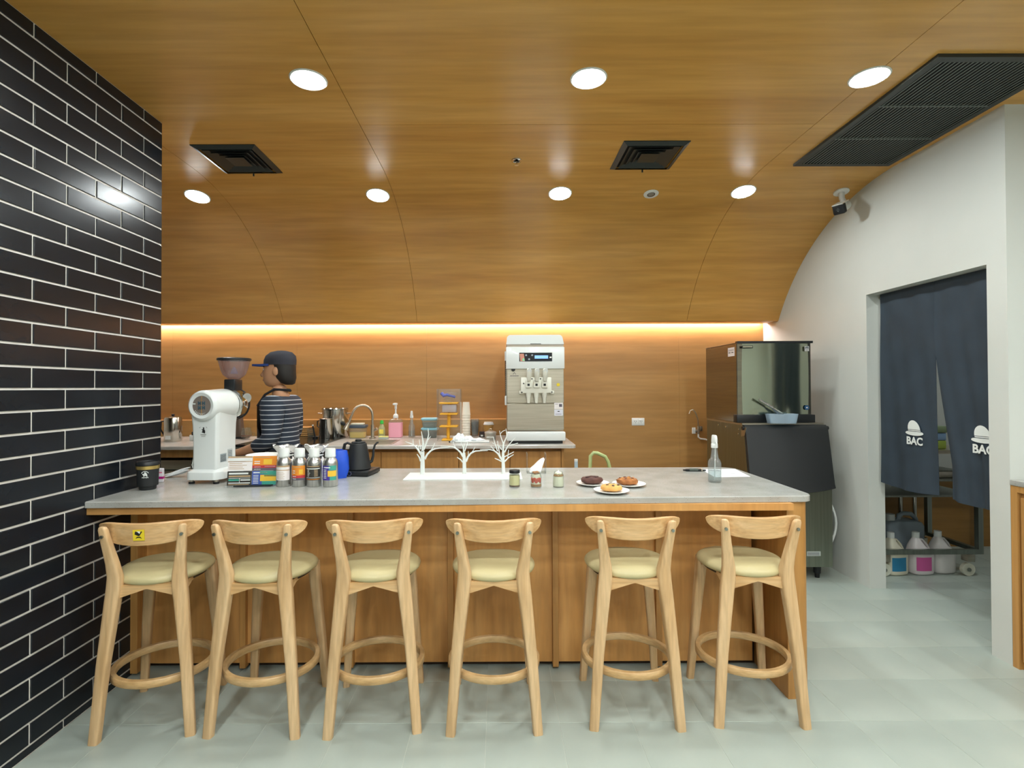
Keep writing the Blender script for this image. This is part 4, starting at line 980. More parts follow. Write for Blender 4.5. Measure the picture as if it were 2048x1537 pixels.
# stack of brown trays (seen past the person)
for k in range(5):
    o = B().rbox(-.095, .095, -.075, .075, 0, .014, .006).obj('wood_tray', M_TRIM, None, (-1.80+.004*math.sin(k*2), 4.70, ZB+.013+.0165*k), .05*math.sin(k*3))
    tag(o, ('lowest', 'second lowest', 'middle', 'second highest', 'topmost')[k]+' brown wooden tray of the low stack behind the person', 'tray', 'stacked brown trays')
t = thing('drinking_glass', 'small clear tumbler on the black range top right of the tray stack', 'glass', (-1.655, 4.55, ZB+.013))
B().lathe([(0, 0), (.026, 0), (.032, .075), (.030, .075), (.0245, .004), (0, .004)], 24, cap=False).obj('glass', M_GLASS, t)
B().lathe([(0, .0045), (.0242, .0045), (.0262, .035), (0, .035)], 20, cap=False).obj('water', clear('water', 'eef4f4', .03, 'e4ecec', fres=1.2), t)
t = thing('stock_pot', 'large polished steel pot with side handles behind the sink', 'pot', (-1.478, 4.665, ZB+.013))
B().lathe([(0, 0), (.112, 0), (.114, .003), (.114, .235), (.118, .238), (.118, .244), (.112, .244), (.110, .01), (0, .008)], 40, cap=False).obj('pot', M_MIRROR, t, smooth=50)
for s_ in (-1, 1): B().tube([(s_*.112, -.03, .20), (s_*.142, -.03, .205), (s_*.142, .03, .205), (s_*.112, .03, .20)], .0045, 8).obj('handle', M_STEEL, t)
B().lathe([(0, .2445), (.112, .245), (.108, .252), (.02, .258), (0, .2585)], 36, cap=False).obj('lid', M_MIRROR, t, smooth=50)
t = thing('steel_canister', 'slim polished steel canister in front of the large pot', 'canister', (-1.492, 4.46, ZB+.013))
B().lathe([(0, 0), (.056, 0), (.0575, .003), (.0545, .165), (.0575, .168), (.054, .170), (0, .169)], 32, cap=False).obj('body', M_MIRROR, t, smooth=50); B().tube([(-.053, 0, .15), (-.073, 0, .145), (-.073, 0, .10), (-.055, 0, .09)], .005, 8).obj('handle', M_BLACK, t)
t = thing('thermometer_probe', 'thin black probe handle standing beside the slim steel canister', 'probe', (-1.60, 4.46, ZB+.013))
B().cyl((.016, 0, .004), (-.004, 0, .105), .0075, .006, n=12).obj('handle', M_BLACK, t); B().cyl((-.004, 0, .105), (-.006, 0, .116), .007, n=12).obj('tip', M_WP, t); B().cyl((.016, 0, 0), (.016, 0, .012), .022, n=20).obj('foot', M_BLACK, t)
# tap over the sink
t = thing('sink_tap', 'tall curved chrome tap with spray head over the back sink', 'tap', (-1.105, 4.52, ZB+.001))
B().cyl((0, 0, 0), (0, 0, .012), .028, n=24).cyl((0, 0, .012), (0, 0, .12), .016, n=20).obj('body', M_STEEL, t)
pts = [(0, 0, .12), (0, 0, .18)]+[(-.082+.082*math.cos(a), -.02*(1-math.cos(a)), .20+.092*math.sin(a)) for a in [PI*k/14 for k in range(0, 13)]]
pts += [(-.178, -.04, .19), (-.20, -.045, .125)]
B().tube(pts, .0105, 12).obj('neck', M_STEEL, t)
B().cyl((-.196, -.044, .14), (-.222, -.05, .082), .0135, .024, n=16).obj('spray_head', M_STEEL, t); B().cyl((.014, 0, .07), (.042, -.012, .088), .010, .013, n=14).obj('lever', M_STEEL, t)
t = thing('food_box', 'clear food box of yellow mash with dark blue clip lid by the tap', 'food box', (-1.255, 4.60, ZB+.001))
b = B(); b.loft([sup(0, 0, z, w, w*.7, 20, 5) for z, w in ((0, .066), (.004, .070), (.088, .076))]); b.obj('box', clear('frosted_clear', 'f0ecd8', .2, 'e3dfc8', .2), t)
b = B(); b.loft([sup(0, 0, z, w, w*.7, 20, 5) for z, w in ((.004, .064), (.052, .069))]); b.obj('food', mat('yellow_food', 'dcc05a', .7), t)
B().rbox(-.079, .079, -.057, .057, .0885, .115, .006).obj('lid', mat('slate_blue', '44505c', .4), t); B().rbox(-.055, .055, -.035, .035, .1155, .131, .005).obj('upper_lid', mat('frosted_lid', 'd6d2bd', .4), t)
t = thing('dish_soap', 'clear dish soap bottle with green cap and yellow label', 'bottle', (-1.056, 4.66, ZB+.001))
b = B(); b.loft([sup(0, 0, z, w, w*.6, 18, 2.6) for z, w in ((0, .027), (.004, .030), (.05, .031), (.085, .028), (.105, .018), (.118, .013))]); b.obj('bottle', clear('soap_clear', 'e6eac8', .35, 'dfe4b4', .1), t)
B().lathe([(.0145, .1185), (.017, .120), (.016, .138), (.010, .150), (0, .151)], 18, cap=False).obj('cap', mat('green_cap', '2fae3e', .4), t); B().box(-.018, .018, -.0195, -.0185, .03, .07).obj('label', mat('yellow_label', 'e6d460', .5), t)
t = thing('sponge', 'small grey and yellow sponge on the sink edge', 'sponge', (-1.0, 4.48, ZB+.001)); B().rbox(-.04, .04, -.025, .025, 0, .016, .004).obj('foam', mat('sponge_grey', 'a9b0a8', .9), t); B().rbox(-.04, .04, -.025, .025, .0162, .023, .003).obj('scourer', mat('sponge_yellow', 'd6d284', .9), t)
t = thing('pump_bottle', 'clear pump bottle of pink soap with white pump', 'pump bottle', (-.927, 4.64, ZB+.001))
b = B(); b.loft([sup(0, 0, z, w, w*.8, 24, 6) for z, w in ((0, .055), (.004, .059), (.132, .059))]); b.obj('pink_soap', mat('pink_soap', 'e59fb0', .25), t)
b = B(); b.loft([sup(0, 0, z, w, w*.8, 24, 5) for z, w in ((.1325, .059), (.152, .057), (.166, .036), (.172, .02))]); b.obj('bottle', M_ACRYL, t)
B().lathe([(.021, .1725), (.023, .174), (.023, .196), (.014, .206), (.008, .212), (.007, .25), (.011, .254), (.011, .29), (0, .292)], 20, cap=False).obj('pump', M_WP, t); B().rbox(-.016, .016, -.06, .012, .288, .306, .005).obj('nozzle', M_WP, t)
sprayer('small_sprayer', -.783, 4.63, ZB+.001, .235, .029, 'small clear spray bottle on the back counter right of the pink soap')
for k, (z, lb) in enumerate(((0, 'clear food tub with light blue lid, lower of two beside the tower'), (.087, 'clear food tub with light blue lid, upper of two beside the tower'))):
    t = thing('food_tub', lb, 'tub', (-.618, 4.62, ZB+.001+z), 0, 'blue lidded tubs')
    b = B(); b.loft([sup(0, 0, zz, w, w*.8, 24, 4) for zz, w in ((0, .058), (.004, .062), (.066, .070))]); b.obj('tub', clear('tub_clear', 'e4eeec', .25, 'cfdad8', .15), t)
    b = B(); b.loft([sup(0, 0, zz, w, w*.8, 20, 3.4) for zz, w in ((.005, .056), (.05-.008*k, .060))]); b.obj('food', mat('dark_food' if k == 0 else 'mixed_food', '5a4a40' if k == 0 else '6d6a58', .8), t)
    b = B(); b.loft([sup(0, 0, zz, w, w*.8, 24, 4) for zz, w in ((.0665, .074), (.072, .078), (.082, .078), (.086, .070))]); b.obj('lid', mat('sky_blue', '8cc3d4', .4), t)
# cup lid tower with yellow tiers
t = thing('lid_dispenser', 'clear acrylic lid dispenser tower with four yellow tiers', 'dispenser', (-.418, 4.36, ZB+.001))
for k, (z, w) in enumerate(((0, .062), (.112, .078), (.216, .076), (.306, .082))):
    ti = B(); ti.rbox(-w, w*.9, -.06, .06, z, z+.012, .003); ti.obj('tier', M_YEL, t)
    if k < 3: B().cyl((-.012+.006*k, 0, z+.012), (-.012+.006*k, 0, (.112, .216, .306)[k]), .014, n=16).obj('stem', M_YEL, t)
for x in (-.098, .095): B().box(x-.0015, x+.0015, -.075, .075, 0, .43).obj('side_sheet', M_ACRYL, t, smooth=0)
B().box(-.0965, .0935, .0735, .0765, 0, .43).obj('back_sheet', M_ACRYL, t, smooth=0)
for k in range(5):
    b = B(); b.lathe([(.03, 0), (.046, .004), (.046, .010), (.03, .016), (.018, .018)], 24, cap=False); o = b.obj('cup_lid', M_ACRYL, t); o.location = (-.01+.008*k, -.005, .318+.018*k)
B().rbox(-.058, .060, -.05, .02, .235, .30, .006).obj('bag', clear('plastic_bag', 'e8e6ea', .45, 'd5d3d8', .3), t)
b = B(); b.tube([(-.065, -.02, .395), (-.045, -.03, .375), (-.02, -.03, .382), (.05, -.025, .362)], [.014, .016, .012, .010], 10); b.obj('blue_wrap', mat('wrap_blue', '5c66b4', .4), t)
# cups
t = thing('cup_stack', 'tall stack of white paper cups on the back counter', 'cup stack', (-.300, 4.70, ZB+.001))
for k in range(9):
    M = Matrix.Translation((0, 0, .024*k)) @ Matrix.Translation((0, 0, .118)) @ Matrix.Rotation(PI, 4, 'X')
    B().lathe([(0, .004), (.028, .004), (.028, 0), (.030, 0), (.0375, .112), (.0395, .115), (.0375, .118), (.0362, .113), (.029, .006)], 24, M, cap=False).obj('paper_cup', M_CREAM, t, smooth=50)
t = thing('clear_cups', 'stack of clear plastic cups beside the tall white cup stack', 'cup stack', (-.222, 4.72, ZB+.001))
for k in range(5):
    B().lathe([(0, .002), (.028, .002), (.038, .098), (.040, .10), (.037, .098), (.0275, .004)], 24, Matrix.Translation((0, 0, .014*k)), cap=False).obj('plastic_cup', M_ACRYL, t, smooth=50)
t = thing('takeaway_cup', 'brown takeaway cup with grey lid standing behind the small tin', 'cup', (-.095, 4.62, ZB+.001))
B().lathe([(0, 0), (.030, 0), (.032, .004), (.043, .108), (.041, .108), (.031, .006), (0, .005)], 28, cap=False).obj('cup', mat('kraft', 'a98042', .7), t, smooth=50); B().lathe([(.0435, .1085), (.047, .110), (.047, .118), (.042, .122), (.040, .134), (0, .136)], 28, cap=False).obj('lid', mat('lid_grey', 'd2d0cc', .4), t, smooth=50)
t = thing('small_tin', 'small grey handled tin in front of the takeaway cup', 'tin', (-.075, 4.40, ZB+.001))
B().lathe([(0, 0), (.042, 0), (.044, .004), (.048, .052), (.052, .056), (.048, .066), (.02, .074), (0, .075)], 28, cap=False).obj('tin', mat('tin_grey', 'b7b4aa', .35, .4), t, smooth=50); B().tube([(-.014, 0, .074), (-.010, 0, .090), (.010, 0, .090), (.014, 0, .074)], .003, 8).obj('handle', M_STEEL, t)
t = thing('black_box', 'tiny black carton with white mark beside the small tin', 'box', (-.155, 4.62, ZB+.001)); multi('carton', [(B().rbox(-.024, .024, -.024, .024, 0, .050, .002, 1), mat('dark_carton', '33241f', .6)), (B().box(-.010, .010, -.0246, -.0238, .008, .022), M_PRINT)], t)
t = thing('tissue_pile', 'crumpled white tissues on a flat tray in front of the cups', 'tissues', (-.235, 4.22, ZB+.001))
B().rbox(-.16, .155, -.07, .07, 0, .010, .004).obj('tray', M_WP, t); B().cyl((-.17, -.06, .006), (-.12, -.065, .006), .006, n=10).obj('pen', M_BLACK, t)
for k, (x, w, h, rr) in enumerate(((-.09, .055, .055, .3), (-.02, .05, .036, -.4), (.06, .06, .020, .2))):
    b = B().sphere((0, 0, 0), 1, 22, 12)
    for i, v in enumerate(b.v):
        q = 1+.35*noise.noise(Vector(v)*2.2+Vector((k*4, 0, 0))); b.v[i] = (v[0]*w*q, v[1]*.05*q, max(0, v[2]*h*q))
    o = b.obj('tissue', mat('tissue_white', 'e6ebee', .8), t, smooth=25); o.location = (x, 0, .010); o.rotation_euler = (0, 0, rr)

# ------------------------------------------------------------------ ice cream machine
I = thing('ice_cream_machine', 'white and steel soft serve machine with three levers on the back counter', 'ice cream machine', (.288, 4.12, ZB+.001))
hw = .229
B().box(-hw+.006, hw-.004, .03, .66, .095, .80).obj('cabinet', M_STEEL, I, smooth=0)
B().rbox(-hw+.003, hw-.002, .0, .03, .105, .312, .002, 1).obj('lower_panel', M_STEEL, I)
B().rbox(-hw+.003, hw-.002, .0, .03, .318, .592, .002, 1).obj('upper_panel', M_STEEL, I)
B().rbox(-hw-.004, hw+.002, -.025, .05, .588, .762, .006).obj('control_panel', M_WPC, I)
B().box(-hw+.004, hw-.004, -.012, .60, .762, .785).obj('gap_band', mat('warm_grey', 'b0a596', .5), I, smooth=0)
pr = round_poly([(-.018, .783), (-.018, .862), (.62, .862), (.62, .783)], [.002, .045, .03, .002], 6)
tp_ = round_poly([(-hw-.001, .783), (hw-.001, .783), (hw-.018, .858), (-hw+.006, .858)], [.003, .003, .03, .03], 6)
B().prism(tp_, -.62, .018, RX90).obj('top_cover', M_WPC, I, smooth=40)
B().box(-.04, .045, -.0195, -.0178, .785, .789).obj('cover_grip', M_BLACK, I, smooth=0)
dp = B().box(-.128, .132, -.0265, -.0245, .647, .716).obj('display_panel', mat('display_black', '15181f', .2), I, smooth=0, label='black control strip with a lit blue screen')
B().box(-.006, .100, -.0275, -.0262, .669, .694).obj('screen', mat('screen_blue', '7aa8e6', .3, emit=(122, 168, 240), power=.8), dp, smooth=0)
for x, z in ((-.074, .696), (-.026, .696), (-.050, .664)): B().cyl((x, -.0276, z), (x, -.0262, z), .008, n=14).obj('button', mat('grey_button', '8d949c', .4), dp)
multi('sticker', [(B().prism([(-.126, .708), (-.092, .708), (-.084, .649), (-.120, .649)], .0265, .0272, RX90), mat('salmon', 'c08470', .5)), (B().prism([(-.100, .672), (-.090, .672), (-.085, .652), (-.103, .652)], .0272, .0276, RX90), mat('mint', '7fd6a4', .5))], dp)
B().box(.112, .128, -.0272, -.0262, .673, .684).obj('switch', M_WP, dp, smooth=0)
B().cyl((-.175, -.004, .585), (-.175, -.018, .585), .016, n=18).obj('lock', M_BLACK, I)
# dispensing head
dh = B().rbox(-.118, .124, -.06, .0, .395, .520, .006).obj('dispensing_head', mat('ivory_plastic', 'e0dfd2', .35), I)
MI = mat('ivory_plastic', 'e0dfd2', .35)
for x, z in ((-.112, .402), (.128, .402)): B().rbox(x-.018, x+.018, -.045, -.02, z-.014, z+.014, .005).obj('lug', MI, dh)
for x, z in ((-.096, .472), (-.03, .508), (.036, .508), (-.110, .402), (.126, .404)): B().cyl((x, -.0625, z), (x, -.058, z), .0055, n=10).obj('screw', M_BLACK, dh)
for k, x in enumerate((-.058, .004, .068)):
    lv = B().rbox(x-.024, x+.024, -.078, -.058, .438, .500, .005).obj('valve_block', MI, dh)
    B().loft([sup(x+.002, yy, zz, w, w, 14, 2.4) for zz, yy, w in ((.49, -.085, .014), (.52, -.095, .019), (.56, -.105, .021), (.578, -.108, .020), (.588, -.108, .012))]).obj('lever', MI, dh)
    B().cyl((x+.006, -.127, .570), (x+.006, -.118, .572), .0165, n=18).obj('lever_cap', M_WP, dh)
    B().box(x-.009, x+.009, -.0795, -.077, .452, .470).obj('spring_window', M_BLACKM, lv)
    B().cyl((x, -.040, .397), (x, -.040, .365), .022, .018, n=18).cyl((x, -.040, .366), (x, -.040, .318), .0165, .011, n=18).obj('nozzle', MI, dh)
B().cyl((.182, -.006, .462), (.182, .002, .462), .0135, n=20).obj('warning_mark', mat('warn_yellow', 'd3ba26', .4), I, label='round yellow warning mark')
multi('info_label', [(B().box(.150, .218, -.0012, .0004, .268, .318), PW), (B().box(.150, .218, -.0012, .0004, .215, .264), mat('label_lilac', 'd5d6e0', .5)), (B().box(.188, .212, -.0018, -.001, .285, .308), GY), (B().box(.156, .18, -.0018, -.001, .306, .309), GY), (B().box(.176, .192, -.0018, -.001, .246, .252), INK), (B().box(.158, .208, -.0018, -.001, .226, .229), GY)], I)
multi('maker_mark', [(B().prism([(-.180, .546), (-.166, .562), (-.152, .546), (-.155, .544), (-.166, .557), (-.177, .544)], .0004, .0012, RX90), GY)] + [(B().box(-.200+.0085*k, -.194+.0085*k, -.0012, .0004, .530, .537), GY) for k in range(8)], I)
B().rbox(-hw-.002, hw+.002, -.075, .03, .022, .092, .010).obj('drip_tray', M_WPC, I); B().box(-hw+.02, hw-.02, -.055, .60, 0, .024).obj('foot_frame', M_BLACK, I)
B().box(-hw-.004, -hw+.006, .06, .62, .34, .74).obj('side_vent', M_STEELD, I, smooth=0)
for k in range(22): B().box(-hw-.007, -hw-.003, .08, .58, .36+.016*k, .367+.016*k).obj('vent_slat', M_BLACK, I, smooth=0)
for z in (.30, .655): B().rbox(-hw-.014, -hw+.002, .02, .06, z, z+.075, .003).obj('hinge', M_WP, I)

# ------------------------------------------------------------------ ice machine and bin
N = thing('ice_machine', 'stainless ice maker head standing on the grey ice bin by the white wall', 'ice machine', (2.07, 3.87, 1.131))
B().rbox(-.281, .279, .02, .60, .0, .600, .004, 1).obj('cabinet', noisy('steel_side', '8c8579', '98917f', 1, .2, 1., sc3=(2, 2, 60)), N)
fp = []
for k in range(13):
    u = -1+2*k/12; fp.append((.262*u+.008, .022-.028*(1-u*u)))
fp += [(.272, .03), (-.256, .03)]
b = B(); S = []
for k in range(9):
    z = .062+.536*k/8; e = 1-((z-.33)/.30)**2*.35
    S.append([(x*(1.0-.018*(1-e)), .026+(y-.026)*(.55+.45*e), z) for x, y in fp])
b.loft(S).obj('front_panel', mat('front_steel', '9aa08f', .13, 1.), N, smooth=60)
B().box(-.286, .281, -.004, .03, .596, .612).obj('top_trim', M_BLACK, N, smooth=0); B().box(-.281, .279, .03, .60, .6005, .606).obj('top_sheet', M_STEEL, N, smooth=0)
B().rbox(-.296, -.100, -.012, .05, .001, .060, .003).obj('lower_trim', M_BLACK, N); B().rbox(.100, .288, -.012, .05, .001, .060, .003).obj('lower_trim', M_BLACK, N)
B().box(-.10, .10, .0, .05, .001, .060).obj('lower_trim', M_BLACK, N)
multi('badge', [(B().rbox(-.250, -.168, -.0040, .004, .560, .578, .002, 1), INK), (B().box(-.245, -.173, -.0046, -.0038, .565, .573), mat('badge_silver', 'b9b49a', .3, .8))], N)
multi('symbol', [(B().box(.222, .254, .0006, .0016, .536, .572), PW), (B().box(.225, .251, -.0002, .0010, .539, .569), mat('symbol_dark', '2e3a42', .4)), (B().box(.228, .236, -.001, .0004, .542, .550), PW), (B().box(.240, .248, -.001, .0004, .542, .550), PW), (B().box(.229, .247, -.001, .0004, .556, .560), PW)], N)
multi('round_badge', [(B().lathe([(0, 0), (.018, 0), (.018, .0015), (0, .0015)], 20, facing_camera(.236, .006, .112)), mat('badge_blue2', '1f4a70', .4)), (B().prism([(-.008, 0), (0, .007), (.0, .002), (.009, .006), (.004, 0), (.009, -.006), (0, -.002), (0, -.007)], .0016, .0024, facing_camera(.236, .006, .112)), PW)], N)
multi('side_label', [(B().box(-.2822, -.2812, .055, .165, .505, .572), PW), (B().box(-.2828, -.282, .07, .105, .53, .536), INK), (B().box(-.2828, -.282, .12, .155, .53, .536), INK), (B().box(-.2828, -.282, .065, .155, .552, .555), GY), (B().box(-.2828, -.282, .065, .155, .545, .547), GY)], N)
NB = thing('ice_bin', 'grey steel ice bin with slanted black lid on short legs by the wall', 'ice bin', (2.105, 3.75, 0))
side = [(.10, .095), (.74, .095), (.74, 1.115), (.10, 1.115), (.06, 1.07), (.0, .70), (.0, .095)]
YZ = Matrix(((0, 0, 1, 0), (1, 0, 0, 0), (0, 1, 0, 0), (0, 0, 0, 1)))
B().prism(side, -.303, .303, YZ).obj('body', noisy('bin_steel', '84887c', '8f9487', 1, .3, 1., r2=.42, sc3=(80, 80, 2)), NB, smooth=0)
B().box(-.303, .303, .09, .74, 1.115, 1.130).obj('top_deck', M_STEEL, NB, smooth=0)
b = B(); S = []
for k in range(17):
    u = -1+2*k/16; S.append([(u*.302, y-.012*(1-u*u)*w, z-.03*(1-u*u)*q) for y, z, w, q in ((.085, 1.118, 0, 0), (.062, 1.118, 0, 0), (.045, 1.105, .3, 0), (.035, 1.085, .6, 0), (-.035, .70, 1.6, .7), (-.045, .672, 1.8, 1.), (-.030, .665, 1.8, 1.), (-.012, .69, 1, .5), (.06, 1.07, 0, 0))])
for i in (0, 16): S[i] = [(x, y, z) for x, y, z in S[i]]
b.loft(S).obj('lid', M_BLACKM, NB, smooth=50, label='slanted black lid')
B().cyl((-.315, .065, 1.095), (.318, .065, 1.095), .015, n=14).obj('hinge_rod', M_BLACK, NB)
for k, (y, z) in enumerate(((.50, 1.09), (.36, 1.085), (.14, 1.082), (.15, 1.045))): B().cyl((-.3035, y, z), (-.3075, y, z), .007, n=10).obj('screw', M_CHROME, NB)
B().prism([(.02, 1.10), (.10, 1.115), (.10, 1.03), (.05, 1.04)], -.3055, -.3035, YZ).obj('hinge_plate', M_STEEL, NB, smooth=0)
for x, y in ((-.24, .07), (.225, .06), (-.24, .66), (.225, .66)):
    B().lathe([(.016, 0), (.018, .03), (.024, .034), (.027, .096), (0, .096)], 18, Matrix.Translation((x, y, 0))).obj('leg', M_BLACK, NB)
multi('data_plate', [(B().box(.115, .215, -.0012, -.0002, .175, .208), mat('plate_grey', 'c4cbc8', .3, .4))]+[(B().box(.121, .205, -.0018, -.001, .181+.008*k, .184+.008*k), GY) for k in range(3)], NB)
t = thing('drain_hose', 'white plastic hose looping beside the ice bin down the white wall', 'hose', (0, 0, 0))
B().tube([(2.425, 3.93, .63)]+[(2.432+.10*math.sin(PI*k/12), 3.90, .62-.50*k/12) for k in range(1, 13)]+[(2.428, 3.92, .10), (2.428, 4.05, .012)], .0085, 10).obj('hose', M_WP, t)
t = thing('blue_water_filter', 'flat blue filter housing on the side of the ice bin', 'filter', (2.43, 4.10, .0)); B().rbox(-.008, .02, -.08, .10, .34, .58, .006).obj('housing', mat('filter_blue', '5d7690', .4), t); B().cyl((.006, 0, .58), (.006, 0, .61), .02, n=14).obj('cap', M_WP, t)
t = thing('ice_scoop_tub', 'translucent plastic tub standing on the ledge of the ice bin', 'tub', (2.075, 3.80, 1.131))
tb = [(-.100, .0), (.100, .0), (.112, .068), (-.112, .068)]
b = B(); b.loft([sup(0, 0, z, w, w*.38, 24, 6) for z, w in ((0, .094), (.003, .097), (.070, .110), (.070, .106), (.005, .092))]); b.obj('tub', clear('frosted_tub', 'd6e4ee', .45, 'c3d3de', .25), t)
t = thing('ice_scoop', 'metal ice scoop resting handle up in the translucent tub', 'scoop', (2.06, 3.80, 1.150))
B().cyl((-.150, 0, .155), (-.05, 0, .098), .0095, n=14).obj('handle', M_ALU, t)
b = B(); S = []
dd = Vector((.84, 0, -.54)); 
for k in range(7):
    u = k/6; c_ = Vector((-.055, 0, .100))+dd*(.135*u); w = .028*(math.sin(PI*min(.5, .12+u*.6)))
    up_ = Vector((.54, 0, .84))
    S.append([tuple(c_+Vector((0, 1, 0))*(w*math.cos(a))+up_*(w*.75*math.sin(a))) for a in [PI+PI*j/8 for j in range(9)]]+[tuple(c_+Vector((0, 1, 0))*((w-.002)*math.cos(a))+up_*((w-.002)*.75*math.sin(a)+.001)) for a in [PI*2-PI*j/8 for j in range(9)]])
b.loft(S).obj('bowl', M_ALU, t, smooth=60)

# wall tap
t = thing('wall_tap', 'small gold toned gooseneck filter tap on the wood wall beside the ice machine', 'tap', (1.905, YB, .98))
B().rbox(-.045, -.012, -.012, 0, -.03, .03, .003).obj('wall_plate', M_WP, t)
B().cyl((0, -.002, 0), (0, -.05, 0), .014, n=16).cyl((0, -.045, -.03), (0, -.045, .045), .011, n=14).obj('valve', M_STEEL, t)
B().tube([(0, -.045, .045), (-.005, -.05, .11), (-.03, -.06, .175), (-.06, -.07, .205), (-.085, -.07, .195), (-.095, -.07, .165)], .0055, 10).obj('spout', M_STEEL, t)
B().tube([(0, -.045, -.03), (0, -.045, -.06), (.02, -.045, -.075), (.07, -.04, -.082), (.10, -.04, -.095)], .0075, 10).obj('hose', M_WP, t); B().rbox(.012, .035, -.06, -.045, .0, .045, .003).obj('lever', M_STEEL, t)
# things standing between the counters
t = thing('green_chair', 'pale green tubular metal chair behind the bar, only its back loop showing', 'chair', (.690, 3.55, 0))
B().tube([(-.075, .0, .45), (-.072, .0, .80), (-.066, 0, .93), (-.045, 0, .952), (-.02, .0, .950), (.035, 0, .925), (.055, 0, .89), (.075, .0, .80), (.085, .0, .45)], .012, 12).obj('back_frame', M_GREENM, t)
B().rbox(-.19, .19, -.34, .02, .44, .465, .012).obj('seat', M_GREENM, t)
for x, y in ((-.17, 0), (.17, 0), (-.17, -.31), (.17, -.31)): B().cyl((x*1.1, y, 0), (x, y, .445), .011, n=12).obj('leg', M_GREENM, t)
t = thing('white_pole', 'white broom handle with blue grip standing behind the bar', 'broom', (.55, 3.72, 0))
B().cyl((0, 0, .03), (0, 0, .845), .011, n=14).obj('handle', M_WP, t); B().cyl((0, 0, .80), (0, 0, .870), .0125, n=14).obj('grip', mat('pale_blue', 'a9bfcc', .4), t); B().cyl((0, 0, .87), (0, 0, .885), .0128, n=14).obj('end_cap', M_WP, t); B().rbox(-.06, .06, -.02, .02, 0, .05, .008).obj('brush', mat('bristle', '7d8d95', .9), t)

# ------------------------------------------------------------------ doorway curtain
Cn = thing('noren_curtain', 'dark navy split door curtain with white hat and BAC print', 'curtain', (2.632, 0, 0))
B().cyl((.026, DY0+.001, 2.016), (.026, DY1-.001, 2.016), .011, n=12).obj('rod', M_STEEL, Cn)
ysp = 3.118
def cloth(name, ya, yb, gap_side):
    ny, nz = 26, 50; V = []; F = []
    for j in range(nz+1):
        z = 2.034-(2.034-.742)*j/nz; d = (2.024-z)/1.28
        for i in range(ny+1):
            u = i/ny; y = ya+(yb-ya)*u
            if z < 1.715:
                e = ((1.715-z)/.97)
                if gap_side == 'lo' : y += (1-u)*(-.010*math.sin(e*2.4)+.0)        # left panel (far): edge at low y
                else: y -= u*(.105*min(1, e*1.25)**1.1)                             # right panel: slants away
            x = .010*d*math.sin(9*u+2.0*d+(0 if gap_side == 'lo' else 2))+.004*math.sin(21*u+7*d)*min(1, d*3)
            if d < .18: x += .006*math.sin(14*u+1.5)*math.sin(PI*d/.18)
            if gap_side == 'lo' and d > .45: x -= .03*(d-.45)*math.sin(PI*u)
            zz = z-(.012*math.sin(PI*u)*(d**4))
            V.append((x, y, zz))
    m = (ny+1)*(nz+1)
    for j in range(nz):
        for i in range(ny): k = j*(ny+1)+i; F.append((k, k+1, k+ny+2, k+ny+1))
    b = B(); b.add(V, F); b.add([(x+.0018, y, z) for x, y, z in V], [f[::-1] for f in F])
    rim_ = [k for k in range(ny+1)]
    def st(a, c): F2.append((a, c, c+m, a+m))
    F2 = []
    for i in range(ny): st(i+1, i); k = nz*(ny+1)+i; st(k, k+1)
    for j in range(nz): st(j*(ny+1), (j+1)*(ny+1)); st((j+1)*(ny+1)+ny, j*(ny+1)+ny)
    b.add([], []); b.f += F2
    return b.obj(name, M_NAVY, Cn, smooth=80)
def xs_at(obj_, y, z):
    best = min(obj_.data.vertices, key=lambda v: (v.co.y-y)**2+(v.co.z-z)**2); return best.co.x
pl_ = cloth('panel', ysp+.001, 3.560, 'lo'); pr_ = cloth('panel', 2.722, ysp-.001, 'hi')
def hat(panel, yc, zc, k):
    """white hat and letters; drawing x runs towards the viewer (-Y)"""
    x0 = min(xs_at(panel, yc+a, zc+c) for a in (-.07, 0, .07) for c in (-.08, 0, .05))-.004
    M = Matrix.Translation((x0, yc, zc)) @ Matrix(((0, 0, -1, 0), (-1, 0, 0, 0), (0, 1, 0, 0), (0, 0, 0, 1)))
    crown = [(.048*math.cos(a)*k, (.012+.058*math.sin(a))*k) for a in [PI*j/14 for j in range(15)]]
    crown = [(x-.012*k*(y/.07/k), y) for x, y in crown]
    b = B(); b.prism(crown, 0, .0006, M)
    b.prism([(-.048*k, .009*k), (.048*k, .009*k), (.049*k, .003*k), (-.049*k, .003*k)], 0, .0006, M)
    br = [(.070*math.cos(a)*k, (-.010+.016*math.sin(a))*k) for a in [2*PI*j/22 for j in range(22)]]
    br = [(x, min(y, -.0005*k)) for x, y in br]
    b.prism(br, 0, .0006, M)
    o = b.obj('hat_print', M_PRINT, panel, smooth=0)
    text('letters', 'BAC', .066*k, M_PRINT, panel, M @ Matrix.Translation((0, -.062*k, 0)), bold=.0022*k)
hat(pl_, 3.252, 1.115, 1.0); hat(pr_, 2.802, 1.115, 1.0)

